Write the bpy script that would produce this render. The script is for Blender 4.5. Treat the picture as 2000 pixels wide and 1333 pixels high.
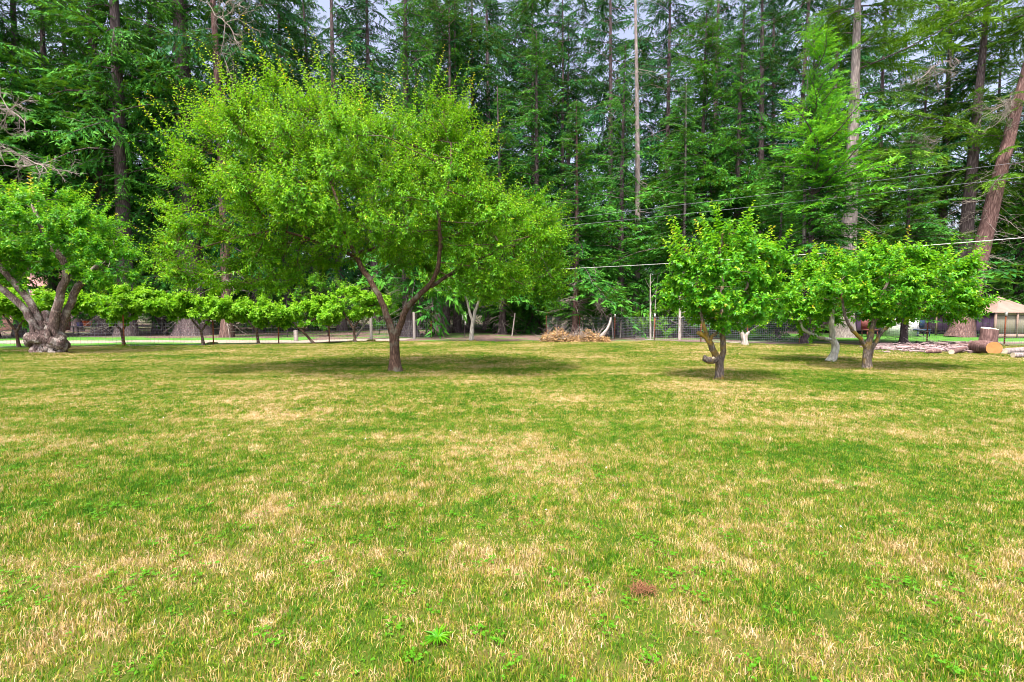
import bpy, math, random
import numpy as np
from mathutils import Vector, Matrix

for o in list(bpy.data.objects):
    bpy.data.objects.remove(o)
SC = bpy.context.scene
COL = SC.collection
R = math.radians

# ------------------------------------------------------------------ camera
FPX = 944.0          # focal length in photo pixels (2000 px wide)
CAM_H = 1.5
HORIZON = 615.0
PITCH = math.atan((666.5 - HORIZON) / FPX)
cd = bpy.data.cameras.new('camera')
cam = bpy.data.objects.new('camera', cd)
COL.objects.link(cam)
cam.location = (0, 0, CAM_H)
cam.rotation_euler = (math.pi / 2 - PITCH, 0, 0)
cd.sensor_width = 36.0
cd.lens = FPX / 2000 * 36
cd.clip_start = 0.05
cd.clip_end = 3000
SC.camera = cam

# ------------------------------------------------------------------ world and sun
SUN_EL, SUN_AZ = R(66), R(200)     # azimuth clockwise from +Y
W = bpy.data.worlds.new('World')
SC.world = W
W.use_nodes = True
nt = W.node_tree
nt.nodes.clear()
sky = nt.nodes.new('ShaderNodeTexSky')
sky.sky_type = 'NISHITA'
sky.sun_disc = False
sky.sun_elevation = SUN_EL
sky.sun_rotation = SUN_AZ
sky.air_density = 1.0
sky.dust_density = 5.0
hs = nt.nodes.new('ShaderNodeHueSaturation')
hs.inputs['Saturation'].default_value = 0.7
hs.inputs['Hue'].default_value = 0.515
bgn = nt.nodes.new('ShaderNodeBackground')
bgn.inputs['Strength'].default_value = 0.15
wo = nt.nodes.new('ShaderNodeOutputWorld')
nt.links.new(sky.outputs[0], hs.inputs['Color'])
nt.links.new(hs.outputs[0], bgn.inputs['Color'])
nt.links.new(bgn.outputs[0], wo.inputs['Surface'])

sd = bpy.data.lights.new('sun', 'SUN')
sd.energy = 3.3
sd.angle = R(7)
sd.color = (1.0, 0.94, 0.82)
sun = bpy.data.objects.new('sun', sd)
COL.objects.link(sun)
sv = Vector((math.sin(SUN_AZ) * math.cos(SUN_EL), math.cos(SUN_AZ) * math.cos(SUN_EL), math.sin(SUN_EL)))
sun.rotation_euler = sv.to_track_quat('Z', 'Y').to_euler()
sun.location = (0, 0, 60)

SC.view_settings.view_transform = 'Standard'
SC.view_settings.look = 'None'
SC.view_settings.gamma = 1
SC.view_settings.use_curve_mapping = False
SC.view_settings.exposure = 1.32
SC.render.engine = 'CYCLES'
SC.cycles.max_bounces = 6
SC.cycles.diffuse_bounces = 2
SC.cycles.glossy_bounces = 2
SC.cycles.transmission_bounces = 3
SC.cycles.transparent_max_bounces = 6
SC.cycles.use_denoising = True
SC.cycles.filter_width = 1.0
SC.cycles.sample_clamp_indirect = 4

# ------------------------------------------------------------------ placing
CP, SP = math.cos(PITCH), math.sin(PITCH)
def ray(px, py):
    u = (px - 1000) / FPX
    v = (666.5 - py) / FPX
    return np.array([u, CP + v * SP, -SP + v * CP])
def at(px, py, Y):
    d = ray(px, py)
    return np.array([0, 0, CAM_H]) + d * (Y / d[1])
def xat(px, Y):                    # x of a column of the photo at distance Y, near eye level
    return at(px, 615, Y)[0]
def hz(x, y):                      # gentle ground relief
    return 0.02 * np.sin(x * 0.45 + 1.0) * np.cos(y * 0.38) + 0.012 * np.sin(x * 1.1 + y * 0.9)

# ------------------------------------------------------------------ mesh helpers
class G:
    """collects vertices, polygons, a tint per vertex and a material index per polygon"""
    def __init__(s):
        s.v = []; s.f = []; s.t = []; s.m = []; s.n = 0
    def add(s, v, f, tint=0.5, mi=0):
        v = np.asarray(v, float).reshape(-1, 3)
        f = np.asarray(f, int)
        s.v.append(v)
        s.f.append(f + s.n)
        tt = np.empty(len(v)); tt[:] = tint
        s.t.append(tt)
        s.m.append(np.full(len(f), mi))
        s.n += len(v)
        return s
    def mesh(s, name, mats, smooth=True):
        me = bpy.data.meshes.new(name)
        V = np.concatenate(s.v)
        me.vertices.add(len(V))
        me.vertices.foreach_set('co', V.astype(np.float32).ravel())
        tot = np.concatenate([np.full(len(f), f.shape[1]) for f in s.f])
        idx = np.concatenate([f.ravel() for f in s.f])
        start = np.concatenate([[0], np.cumsum(tot)[:-1]])
        me.loops.add(len(idx))
        me.loops.foreach_set('vertex_index', idx.astype(np.int32))
        me.polygons.add(len(tot))
        me.polygons.foreach_set('loop_start', start.astype(np.int32))
        me.polygons.foreach_set('loop_total', tot.astype(np.int32))
        me.polygons.foreach_set('material_index', np.concatenate(s.m).astype(np.int32))
        if smooth:
            me.polygons.foreach_set('use_smooth', np.ones(len(tot), bool))
        a = me.attributes.new('tint', 'FLOAT', 'POINT')
        a.data.foreach_set('value', np.concatenate(s.t).astype(np.float32))
        me.update(calc_edges=True)
        for m in (mats if isinstance(mats, (list, tuple)) else [mats]):
            me.materials.append(m)
        return me
    def obj(s, name, mats, parent=None, smooth=True, loc=None):
        o = bpy.data.objects.new(name, s.mesh(name, mats, smooth))
        COL.objects.link(o)
        if parent is not None:
            o.parent = parent
        if loc is not None:
            o.location = loc
        return o

def tag(o, label=None, cat=None, group=None, kind=None):
    if label: o['label'] = label
    if cat: o['category'] = cat
    if group: o['group'] = group
    if kind: o['kind'] = kind
    return o
def empty(name, loc=(0, 0, 0), rz=0.0):
    o = bpy.data.objects.new(name, None)
    o.empty_display_size = 0.3
    COL.objects.link(o)
    o.location = loc
    o.rotation_euler = (0, 0, rz)
    return o

def norm(a):
    a = np.asarray(a, float)
    n = np.linalg.norm(a, axis=-1, keepdims=True)
    return a / np.maximum(n, 1e-9)

def tube(g, pts, rad, sides=8, tint=0.5, mi=0, rough=0.0, flute=0, seed=0, cap=True, capmi=None):
    pts = np.asarray(pts, float); n = len(pts)
    rad = np.asarray(rad, float) * np.ones(n)
    tang = norm(np.gradient(pts, axis=0))
    u = np.cross(tang[0], [0.0, 1.0, 0.0])
    if np.linalg.norm(u) < 0.2:
        u = np.cross(tang[0], [1.0, 0, 0])
    u = norm(u)
    ang = np.arange(sides) * 2 * math.pi / sides
    rng = np.random.default_rng(abs(seed) + 11)
    ph = rng.uniform(0, 6.28, 4)
    V = []
    for i in range(n):
        u = norm(u - tang[i] * np.dot(u, tang[i]))
        w = np.cross(tang[i], u)
        r = np.full(sides, rad[i])
        if rough:
            r = r * (1 + rough * (np.sin(3 * ang + ph[0] + i * 0.25) * 0.5 + np.sin(5 * ang + ph[1] - i * 0.4) * 0.35 + rng.normal(0, 0.35, sides)))
        V.append(pts[i] + np.outer(np.cos(ang) * r, u) + np.outer(np.sin(ang) * r, w))
    V = np.concatenate(V)
    i = np.arange(n - 1)[:, None] * sides; j = np.arange(sides)[None, :]; k = (j + 1) % sides
    F = np.stack([i + j, i + k, i + sides + k, i + sides + j], -1).reshape(-1, 4)
    g.add(V, F, tint, mi)
    if cap:
        for ring, flip in ((0, True), (n - 1, False)):
            rv = V[ring * sides:(ring + 1) * sides]
            c = rv.mean(0)
            a = np.arange(sides)
            f = np.stack([a, (a + 1) % sides, np.full(sides, sides)], -1)
            if flip: f = f[:, ::-1]
            g.add(np.vstack([rv, c]), f, tint, mi if capmi is None else capmi)
    return g

def box(g, c, s, tint=0.5, mi=0, rot=None):
    c = np.asarray(c, float); h = np.asarray(s, float) / 2
    v = np.array([[x, y, z] for z in (-1, 1) for y in (-1, 1) for x in (-1, 1)]) * h
    if rot is not None:
        v = v @ np.array(Matrix.Rotation(rot[0], 3, rot[1])).T
    f = [[0, 2, 3, 1], [4, 5, 7, 6], [0, 1, 5, 4], [2, 6, 7, 3], [0, 4, 6, 2], [1, 3, 7, 5]]
    return g.add(v + c, f, tint, mi)

def beam(g, a, b, w, t, tint=0.5, mi=0):
    a = np.asarray(a, float); b = np.asarray(b, float)
    d = norm(b - a)
    s = np.cross(d, [0, 0, 1.0])
    if np.linalg.norm(s) < .1: s = np.array([1.0, 0, 0])
    s = norm(s); u = np.cross(s, d)
    v = []
    for p in (a, b):
        for (i, j) in ((-1, -1), (1, -1), (1, 1), (-1, 1)):
            v.append(p + s * i * w / 2 + u * j * t / 2)
    f = [[0, 1, 2, 3], [7, 6, 5, 4], [0, 4, 5, 1], [1, 5, 6, 2], [2, 6, 7, 3], [3, 7, 4, 0]]
    return g.add(v, f, tint, mi)

SIMPLE = [True]
def leaves(g, b, d, nrm, L, Wd, tint, curl=0.25, fold=0.25, mi=0):
    """leaf blades, 6 vertices and 2 folded quads each"""
    b = np.asarray(b); d = norm(d)
    nrm = norm(nrm - d * np.sum(nrm * d, -1, keepdims=True))
    s = np.cross(d, nrm)
    if SIMPLE[0]:
        L1 = np.asarray(L)[:, None]; W1 = np.asarray(Wd)[:, None]
        V = np.stack([b, b + d * L1 * 0.48 + s * W1 * 0.5 + nrm * W1 * fold, b + d * L1 - nrm * L1 * curl, b + d * L1 * 0.48 - s * W1 * 0.5 + nrm * W1 * fold], 1).reshape(-1, 3)
        i = np.arange(len(b))[:, None] * 4
        return g.add(V, np.concatenate([i + np.array([[0, 1, 2]]), i + np.array([[0, 2, 3]])]), np.repeat(tint, 4), mi)
    L = np.asarray(L)[:, None] * np.ones((len(b), 1)); Wd = np.asarray(Wd)[:, None] * np.ones((len(b), 1))
    up = nrm * Wd * fold
    dr = -nrm * L * curl
    p0 = b
    p1 = b + d * L * 0.33 + s * Wd * 0.46 + up + dr * 0.1
    p2 = b + d * L * 0.72 + s * Wd * 0.38 + up + dr * 0.5
    p3 = b + d * L + dr
    p4 = b + d * L * 0.72 - s * Wd * 0.38 + up + dr * 0.5
    p5 = b + d * L * 0.33 - s * Wd * 0.46 + up + dr * 0.1
    V = np.stack([p0, p1, p2, p3, p4, p5], 1).reshape(-1, 3)
    i = np.arange(len(b))[:, None] * 6
    F = np.concatenate([i + np.array([[0, 1, 2, 3]]), i + np.array([[0, 3, 4, 5]])])
    return g.add(V, F, np.repeat(tint, 6), mi)

# ------------------------------------------------------------------ materials
def mat(name):
    m = bpy.data.materials.new(name)
    m.use_nodes = True
    n = m.node_tree; n.nodes.clear()
    return m, n
def N(n, t, **kw):
    x = n.nodes.new(t)
    for k, v in kw.items():
        if k in x.inputs: x.inputs[k].default_value = v
        else: setattr(x, k, v)
    return x
def ramp(n, stops, src=None):
    r = n.nodes.new('ShaderNodeValToRGB')
    e = r.color_ramp.elements
    while len(e) < len(stops): e.new(0.5)
    for el, (p, c) in zip(e, stops):
        el.position = p; el.color = (*c, 1)
    if src is not None: n.links.new(src, r.inputs[0])
    return r
def out(n, s):
    o = n.nodes.new('ShaderNodeOutputMaterial'); n.links.new(s, o.inputs[0])
def math_(n, op, a, b=None, clamp=False):
    x = n.nodes.new('ShaderNodeMath'); x.operation = op; x.use_clamp = clamp
    for i, v in enumerate((a, b)):
        if v is None: continue
        if isinstance(v, (int, float)): x.inputs[i].default_value = v
        else: n.links.new(v, x.inputs[i])
    return x.outputs[0]
def mixc(n, f, a, b):
    x = n.nodes.new('ShaderNodeMix'); x.data_type = 'RGBA'
    for s, v in ((x.inputs[0], f), (x.inputs[6], a), (x.inputs[7], b)):
        if isinstance(v, (int, float)): s.default_value = v
        elif isinstance(v, tuple): s.default_value = (*v, 1)
        else: n.links.new(v, s)
    return x.outputs[2]
def noise(n, vec, scale, detail=3, rough=0.6, dim='3D'):
    x = N(n, 'ShaderNodeTexNoise'); x.inputs['Scale'].default_value = scale
    x.inputs['Detail'].default_value = detail; x.inputs['Roughness'].default_value = rough
    if vec is not None: n.links.new(vec, x.inputs['Vector'])
    return x.outputs['Fac']
def mapping(n, vec, scale=(1, 1, 1), rot=(0, 0, 0), loc=(0, 0, 0)):
    x = N(n, 'ShaderNodeMapping'); x.inputs['Scale'].default_value = scale
    x.inputs['Rotation'].default_value = rot; x.inputs['Location'].default_value = loc
    n.links.new(vec, x.inputs['Vector'])
    return x.outputs[0]

def foliage(name, stops, trans=0.35, rough=0.45, spec=0.25, nscale=1.2, namp=0.35):
    m, n = mat(name)
    a = N(n, 'ShaderNodeAttribute', attribute_name='tint')
    geo = N(n, 'ShaderNodeNewGeometry')
    nf = noise(n, geo.outputs['Position'], nscale, 2)
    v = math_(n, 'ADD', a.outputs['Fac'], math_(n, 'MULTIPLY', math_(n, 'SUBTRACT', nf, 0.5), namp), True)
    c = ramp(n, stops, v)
    p = N(n, 'ShaderNodeBsdfPrincipled', Roughness=rough)
    p.inputs['Specular IOR Level'].default_value = spec
    n.links.new(c.outputs[0], p.inputs['Base Color'])
    t = N(n, 'ShaderNodeBsdfTranslucent')
    tc = mixc(n, 0.4, c.outputs[0], (0.45, 0.8, 0.02))
    n.links.new(tc, t.inputs['Color'])
    mx = N(n, 'ShaderNodeMixShader'); mx.inputs[0].default_value = trans
    n.links.new(p.outputs[0], mx.inputs[1]); n.links.new(t.outputs[0], mx.inputs[2])
    out(n, mx.outputs[0])
    return m

def bark(name, dark, light, accent=None, zs=0.22, scale=9.0, bump=0.6, accent_amt=0.25):
    m, n = mat(name)
    tc = N(n, 'ShaderNodeTexCoord')
    v = mapping(n, tc.outputs['Object'], (1, 1, zs))
    f1 = noise(n, v, scale, 5, 0.7)
    vo = N(n, 'ShaderNodeTexVoronoi', Scale=scale * 1.6, feature='DISTANCE_TO_EDGE'); n.links.new(v, vo.inputs['Vector'])
    f2 = math_(n, 'MULTIPLY', vo.outputs['Distance'], 2.2, True)
    f = math_(n, 'ADD', math_(n, 'MULTIPLY', f1, 0.65), math_(n, 'MULTIPLY', f2, 0.45))
    c = ramp(n, [(0.22, dark), (0.5, tuple((a + b) / 2 for a, b in zip(dark, light))), (0.72, light)], f).outputs[0]
    if accent:
        fa = noise(n, tc.outputs['Object'], 3.2, 4)
        s = ramp(n, [(0.55 - accent_amt * 0.3, (0, 0, 0)), (0.72 - accent_amt * 0.3, (1, 1, 1))], fa).outputs[0]
        c = mixc(n, s, c, accent)
    p = N(n, 'ShaderNodeBsdfPrincipled', Roughness=0.9)
    p.inputs['Specular IOR Level'].default_value = 0.15
    n.links.new(c, p.inputs['Base Color'])
    b = N(n, 'ShaderNodeBump', Strength=bump, Distance=0.04)
    n.links.new(f, b.inputs['Height']); n.links.new(b.outputs[0], p.inputs['Normal'])
    out(n, p.outputs[0])
    return m

def plain(name, c, c2=None, rough=0.8, scale=8.0, metal=0.0, bump=0.0, stretch=(1, 1, 1)):
    m, n = mat(name)
    p = N(n, 'ShaderNodeBsdfPrincipled', Roughness=rough, Metallic=metal)
    p.inputs['Specular IOR Level'].default_value = 0.25
    tc = N(n, 'ShaderNodeTexCoord')
    v = mapping(n, tc.outputs['Object'], stretch)
    f = noise(n, v, scale, 5, 0.65)
    c2 = c2 or tuple(x * 0.6 for x in c)
    r = ramp(n, [(0.3, c2), (0.65, c)], f)
    n.links.new(r.outputs[0], p.inputs['Base Color'])
    if bump:
        b = N(n, 'ShaderNodeBump', Strength=bump, Distance=0.03)
        n.links.new(f, b.inputs['Height']); n.links.new(b.outputs[0], p.inputs['Normal'])
    out(n, p.outputs[0])
    return m

def rings(name, c, c2, rough=0.8, scale=9):
    m, n = mat(name)
    tc = N(n, 'ShaderNodeTexCoord')
    w = N(n, 'ShaderNodeTexWave', wave_type='RINGS', rings_direction='SPHERICAL', Scale=14.0, Distortion=3.0, Detail=3.0)
    n.links.new(tc.outputs['Object'], w.inputs['Vector'])
    f = noise(n, tc.outputs['Object'], scale, 4)
    a = math_(n, 'ADD', math_(n, 'MULTIPLY', w.outputs['Fac'], 0.45), math_(n, 'MULTIPLY', f, 0.6))
    r = ramp(n, [(0.25, c2), (0.7, c)], a)
    p = N(n, 'ShaderNodeBsdfPrincipled', Roughness=rough); n.links.new(r.outputs[0], p.inputs['Base Color']); out(n, p.outputs[0])
    return m
M = {}
M['plum'] = foliage('plum_leaf', [(0.0, (0.025, 0.12, 0.003)), (0.35, (0.07, 0.27, 0.004)), (0.7, (0.19, 0.46, 0.006)), (0.92, (0.46, 0.58, 0.02)), (1.0, (0.6, 0.36, 0.03))], 0.33, 0.42)
M['apple'] = foliage('apple_leaf', [(0.0, (0.02, 0.13, 0.01)), (0.4, (0.06, 0.3, 0.012)), (0.75, (0.17, 0.46, 0.01)), (0.93, (0.46, 0.58, 0.02)), (1.0, (0.55, 0.32, 0.03))], 0.38, 0.4, 0.35)
M['vine'] = foliage('hazel_leaf', [(0.0, (0.04, 0.17, 0.01)), (0.5, (0.12, 0.36, 0.01)), (1.0, (0.3, 0.52, 0.03))], 0.4, 0.45)
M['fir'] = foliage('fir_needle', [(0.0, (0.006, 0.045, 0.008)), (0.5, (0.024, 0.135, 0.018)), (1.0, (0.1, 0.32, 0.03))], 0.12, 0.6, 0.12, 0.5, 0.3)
M['firblue'] = foliage('spruce_needle', [(0.0, (0.003, 0.028, 0.012)), (0.5, (0.01, 0.08, 0.028)), (1.0, (0.045, 0.2, 0.045))], 0.1, 0.6, 0.12, 0.5, 0.3)
M['firyoung'] = foliage('young_fir_needle', [(0.0, (0.02, 0.12, 0.01)), (0.5, (0.06, 0.29, 0.016)), (1.0, (0.19, 0.5, 0.03))], 0.25, 0.55, 0.15, 0.8, 0.3)
M['firolive'] = foliage('pine_needle', [(0.0, (0.01, 0.045, 0.005)), (0.5, (0.04, 0.13, 0.01)), (1.0, (0.15, 0.29, 0.02))], 0.15, 0.55, 0.12, 0.5, 0.3)
M['bark'] = bark('fir_bark', (0.045, 0.03, 0.035), (0.2, 0.15, 0.16), zs=0.15, scale=7)
M['barkred'] = bark('red_bark', (0.07, 0.035, 0.035), (0.3, 0.18, 0.17), zs=0.15, scale=7)
M['barkpale'] = bark('pale_bark', (0.14, 0.11, 0.115), (0.42, 0.35, 0.34), zs=0.12, scale=8)
M['barkwhite'] = bark('white_bark', (0.25, 0.21, 0.19), (0.6, 0.54, 0.5), zs=0.2, scale=8)
M['barkplum'] = bark('plum_bark', (0.045, 0.025, 0.02), (0.19, 0.115, 0.085), (0.2, 0.19, 0.15), zs=0.25, scale=16, accent_amt=0.1)
M['barkapple'] = bark('apple_bark', (0.06, 0.045, 0.04), (0.3, 0.24, 0.21), (0.33, 0.22, 0.04), zs=0.3, scale=14, accent_amt=0.2)
M['barkgnarl'] = bark('gnarled_bark', (0.07, 0.045, 0.045), (0.32, 0.22, 0.2), (0.44, 0.38, 0.35), zs=0.3, scale=11, bump=1.0, accent_amt=0.2)
M['barkchalk'] = bark('chalky_bark', (0.4, 0.36, 0.34), (0.8, 0.77, 0.74), (0.3, 0.24, 0.06), zs=0.3, scale=8, accent_amt=0.0)
M['stick'] = plain('mauve_stick', (0.46, 0.33, 0.34), (0.16, 0.1, 0.11), 0.9, 6)
M['twig'] = plain('dry_twig', (0.42, 0.36, 0.33), (0.2, 0.15, 0.14), 0.9)
M['stem'] = plain('leafy_shoot', (0.16, 0.11, 0.04), (0.08, 0.05, 0.03), 0.8)
M['rust'] = plain('rusty_steel', (0.36, 0.1, 0.035), (0.16, 0.045, 0.02), 0.85, 14)
M['white'] = plain('white_paint', (0.78, 0.77, 0.75), (0.6, 0.58, 0.56), 0.5, 4)
M['wire'] = plain('galvanised_wire', (0.3, 0.3, 0.36), (0.2, 0.2, 0.26), 0.5, 3)
M['postwood'] = plain('weathered_wood', (0.46, 0.41, 0.4), (0.22, 0.18, 0.17), 0.9, 12, stretch=(1, 1, 0.15), bump=0.3)
M['cut'] = rings('fresh_cut_wood', (0.58, 0.27, 0.09), (0.3, 0.12, 0.035), 0.8, 9)
M['cutpale'] = plain('pale_cut_wood', (0.72, 0.62, 0.5), (0.5, 0.4, 0.3), 0.8, 9)
M['straw'] = plain('dry_brush', (0.6, 0.4, 0.2), (0.34, 0.18, 0.08), 0.9, 5)
M['purple'] = plain('mauve_siding', (0.42, 0.2, 0.42), (0.3, 0.13, 0.32), 0.8, 3)
M['black'] = plain('dark_gap', (0.02, 0.02, 0.025), (0.012, 0.012, 0.015), 0.8)
M['moss'] = plain('mossy_roofing', (0.28, 0.24, 0.03), (0.09, 0.08, 0.04), 0.95, 2.5)
M['canvas'] = plain('beige_canvas', (0.33, 0.22, 0.19), (0.22, 0.15, 0.125), 0.85, 2)
M['screen'] = plain('insect_screen', (0.24, 0.21, 0.16), (0.17, 0.15, 0.12), 0.8, 30)
M['orange'] = plain('orange_plastic', (0.75, 0.13, 0.03), (0.6, 0.1, 0.03), 0.5)
M['lilac'] = plain('lilac_plastic', (0.24, 0.2, 0.5), (0.18, 0.15, 0.4), 0.5)
M['red'] = plain('red_paint', (0.22, 0.06, 0.055), (0.13, 0.04, 0.04), 0.5)
M['bluegrey'] = plain('dark_blue_paint', (0.04, 0.08, 0.16), (0.03, 0.05, 0.1), 0.4)
M['pink'] = plain('pink_wall', (0.72, 0.4, 0.38), (0.6, 0.34, 0.33), 0.8)
M['lichen'] = plain('beard_lichen', (0.5, 0.46, 0.33), (0.32, 0.28, 0.2), 0.95)

def patches(n, pos):
    """how dry the lawn is at a place, 0..1, shared by the soil sheet and the blades"""
    warp = mapping(n, pos, (1, 1, 0))
    a = noise(n, warp, 0.33, 3, 0.6)
    st = noise(n, mapping(n, pos, (0.35, 1.5, 0), (0, 0, 0.35)), 0.9, 3, 0.6)
    b = noise(n, warp, 2.3, 3, 0.65)
    s = math_(n, 'ADD', math_(n, 'MULTIPLY', a, 0.5), math_(n, 'MULTIPLY', st, 0.28))
    s = math_(n, 'ADD', s, math_(n, 'MULTIPLY', b, 0.32))
    return math_(n, 'ADD', math_(n, 'MULTIPLY', math_(n, 'SUBTRACT', s, 0.55), 1.1), 0.55)

def grass_mat():
    m, n = mat('grass_blade')
    geo = N(n, 'ShaderNodeNewGeometry')
    dry = patches(n, geo.outputs['Position'])
    a = N(n, 'ShaderNodeAttribute', attribute_name='tint')      # 0..1 random per tuft and blade, >2 clover
    fine = noise(n, geo.outputs['Position'], 9.0, 2)
    v = math_(n, 'ADD', dry, math_(n, 'MULTIPLY', math_(n, 'SUBTRACT', a.outputs['Fac'], 0.5), 0.46))
    v = math_(n, 'ADD', v, math_(n, 'MULTIPLY', math_(n, 'SUBTRACT', fine, 0.5), 0.46))
    c = ramp(n, [(0.36, (0.04, 0.15, 0.005)), (0.46, (0.1, 0.235, 0.006)), (0.54, (0.2, 0.3, 0.012)), (0.6, (0.38, 0.3, 0.05)),
                 (0.66, (0.55, 0.38, 0.16)), (0.8, (0.78, 0.6, 0.38))], v).outputs[0]
    clo = math_(n, 'GREATER_THAN', a.outputs['Fac'], 1.5)
    c = mixc(n, clo, c, (0.08, 0.26, 0.006))
    p = N(n, 'ShaderNodeBsdfPrincipled', Roughness=0.6)
    p.inputs['Specular IOR Level'].default_value = 0.25
    n.links.new(c, p.inputs['Base Color'])
    t = N(n, 'ShaderNodeBsdfTranslucent'); n.links.new(c, t.inputs['Color'])
    mx = N(n, 'ShaderNodeMixShader'); mx.inputs[0].default_value = 0.3
    n.links.new(p.outputs[0], mx.inputs[1]); n.links.new(t.outputs[0], mx.inputs[2])
    out(n, mx.outputs[0])
    return m
def lawn_mat():
    m, n = mat('lawn_soil')
    geo = N(n, 'ShaderNodeNewGeometry')
    dry = patches(n, geo.outputs['Position'])
    f = noise(n, geo.outputs['Position'], 30, 4, 0.7)
    v = math_(n, 'ADD', dry, math_(n, 'MULTIPLY', math_(n, 'SUBTRACT', f, 0.5), 0.2))
    c = ramp(n, [(0.42, (0.03, 0.075, 0.008)), (0.54, (0.06, 0.09, 0.01)), (0.62, (0.12, 0.1, 0.03)), (0.74, (0.2, 0.13, 0.06))], v).outputs[0]  # soil colours darkened so the gaps between blades read as shadow
    p = N(n, 'ShaderNodeBsdfPrincipled', Roughness=0.95)
    p.inputs['Specular IOR Level'].default_value = 0.1
    n.links.new(c, p.inputs['Base Color'])
    b = N(n, 'ShaderNodeBump', Strength=0.5, Distance=0.03)
    n.links.new(f, b.inputs['Height']); n.links.new(b.outputs[0], p.inputs['Normal'])
    out(n, p.outputs[0])
    return m
def floor_mat():
    m, n = mat('forest_litter')
    geo = N(n, 'ShaderNodeNewGeometry')
    f = noise(n, geo.outputs['Position'], 6, 6, 0.75)
    c = ramp(n, [(0.3, (0.04, 0.025, 0.025)), (0.5, (0.13, 0.075, 0.065)), (0.7, (0.3, 0.2, 0.18))], f).outputs[0]
    g2 = noise(n, geo.outputs['Position'], 0.35, 4, 0.6)
    gm = ramp(n, [(0.5, (0, 0, 0)), (0.6, (1, 1, 1))], g2).outputs[0]
    gc = ramp(n, [(0.3, (0.04, 0.11, 0.015)), (0.7, (0.12, 0.25, 0.03))], f).outputs[0]
    c = mixc(n, gm, c, gc)
    p = N(n, 'ShaderNodeBsdfPrincipled', Roughness=0.95)
    n.links.new(c, p.inputs['Base Color'])
    b = N(n, 'ShaderNodeBump', Strength=0.8, Distance=0.05)
    n.links.new(f, b.inputs['Height']); n.links.new(b.outputs[0], p.inputs['Normal'])
    out(n, p.outputs[0])
    return m
M['grass'] = grass_mat()
M['lawn'] = lawn_mat()
M['floor'] = floor_mat()
M['track'] = plain('pale_dirt', (0.36, 0.3, 0.25), (0.22, 0.18, 0.15), 0.95, 3.0, bump=0.3)

# ------------------------------------------------------------------ ground
FENCE = [(-900, 21.5), (-40, 22.0), (240, 22.8), (415, 24.3), (543, 25.0), (642, 26.0), (842, 31.0), (1067, 35.0), (1132, 33.0), (1201, 30.8),
         (1279, 28.4), (1370, 27.0), (1461, 26.0), (1563, 25.6), (1700, 25.3), (1813, 25.0), (1965, 24.5), (2100, 24.0), (2900, 23.0)]
FX = np.array([xat(p, y) for p, y in FENCE]); FY = np.array([y for p, y in FENCE])

def sheet(name, xs, ys, dz, m, mask=None):
    X, Y = np.meshgrid(xs, ys)
    Z = hz(X, Y) + dz
    V = np.stack([X, Y, Z], -1).reshape(-1, 3)
    nx = len(xs)
    i, j = np.meshgrid(np.arange(nx - 1), np.arange(len(ys) - 1))
    a = (j * nx + i).ravel()
    F = np.stack([a, a + 1, a + nx + 1, a + nx], -1)
    if mask is not None:
        c = V[F].mean(1)
        F = F[mask(c[:, 0], c[:, 1])]
    g = G().add(V, F, 0.5)
    return tag(g.obj(name, m), kind='structure')

xs = np.concatenate([np.linspace(-900, -45, 12), np.arange(-44, 44.1, 0.8), np.linspace(45, 900, 12)])
ys = np.concatenate([np.linspace(-300, -10, 5), np.arange(-8, 46, 0.8), np.linspace(47, 1200, 14)])
sheet('ground', xs, ys, -0.03, M['floor'])
def wob(x): return 0.25 * np.sin(x * 1.7) + 0.2 * np.sin(x * 0.63 + 1)
def lawn_edge(x): return np.interp(x, FX, FY) + 0.35 + wob(x)
sheet('lawn', np.arange(-44, 44.1, 0.4), np.arange(-10, 38.1, 0.4), 0.0, M['lawn'], lambda x, y: y < np.where(x < -8, lawn_edge(x), np.where(x < 8.5, 27.5 + wob(x), lawn_edge(x) - 1.2)))
sheet('dirt_track', np.arange(-60, -6, 0.4), np.arange(20, 34, 0.3), -0.022, M['track'], lambda x, y: np.abs(y - (27.4 + 0.02 * (x + 20) + 0.4 * np.clip((x + 12), 0, 9)) - wob(x) * .6) < 1.35)
sheet('gravel_path', np.arange(12, 60, 0.4), np.arange(20, 34, 0.25), -0.02, M['track'], lambda x, y: np.abs(y - 26.8 - 0.3 * np.sin(x * .5)) < 0.42)
M['verge'] = plain('rough_green_verge', (0.09, 0.26, 0.03), (0.05, 0.13, 0.015), 0.95, 2.5, bump=0.4)
sheet('grass_verge', np.arange(13.5, 60, 0.5), np.arange(20, 44, 0.5), -0.026, M['verge'], lambda x, y: (y > 27.2) & (y < 38))
sheet('far_verge', np.arange(-60, -12, 0.5), np.arange(20, 40, 0.5), -0.026, M['verge'], lambda x, y: (y > 23) & (y < 32 + wob(x) * 2))

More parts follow.
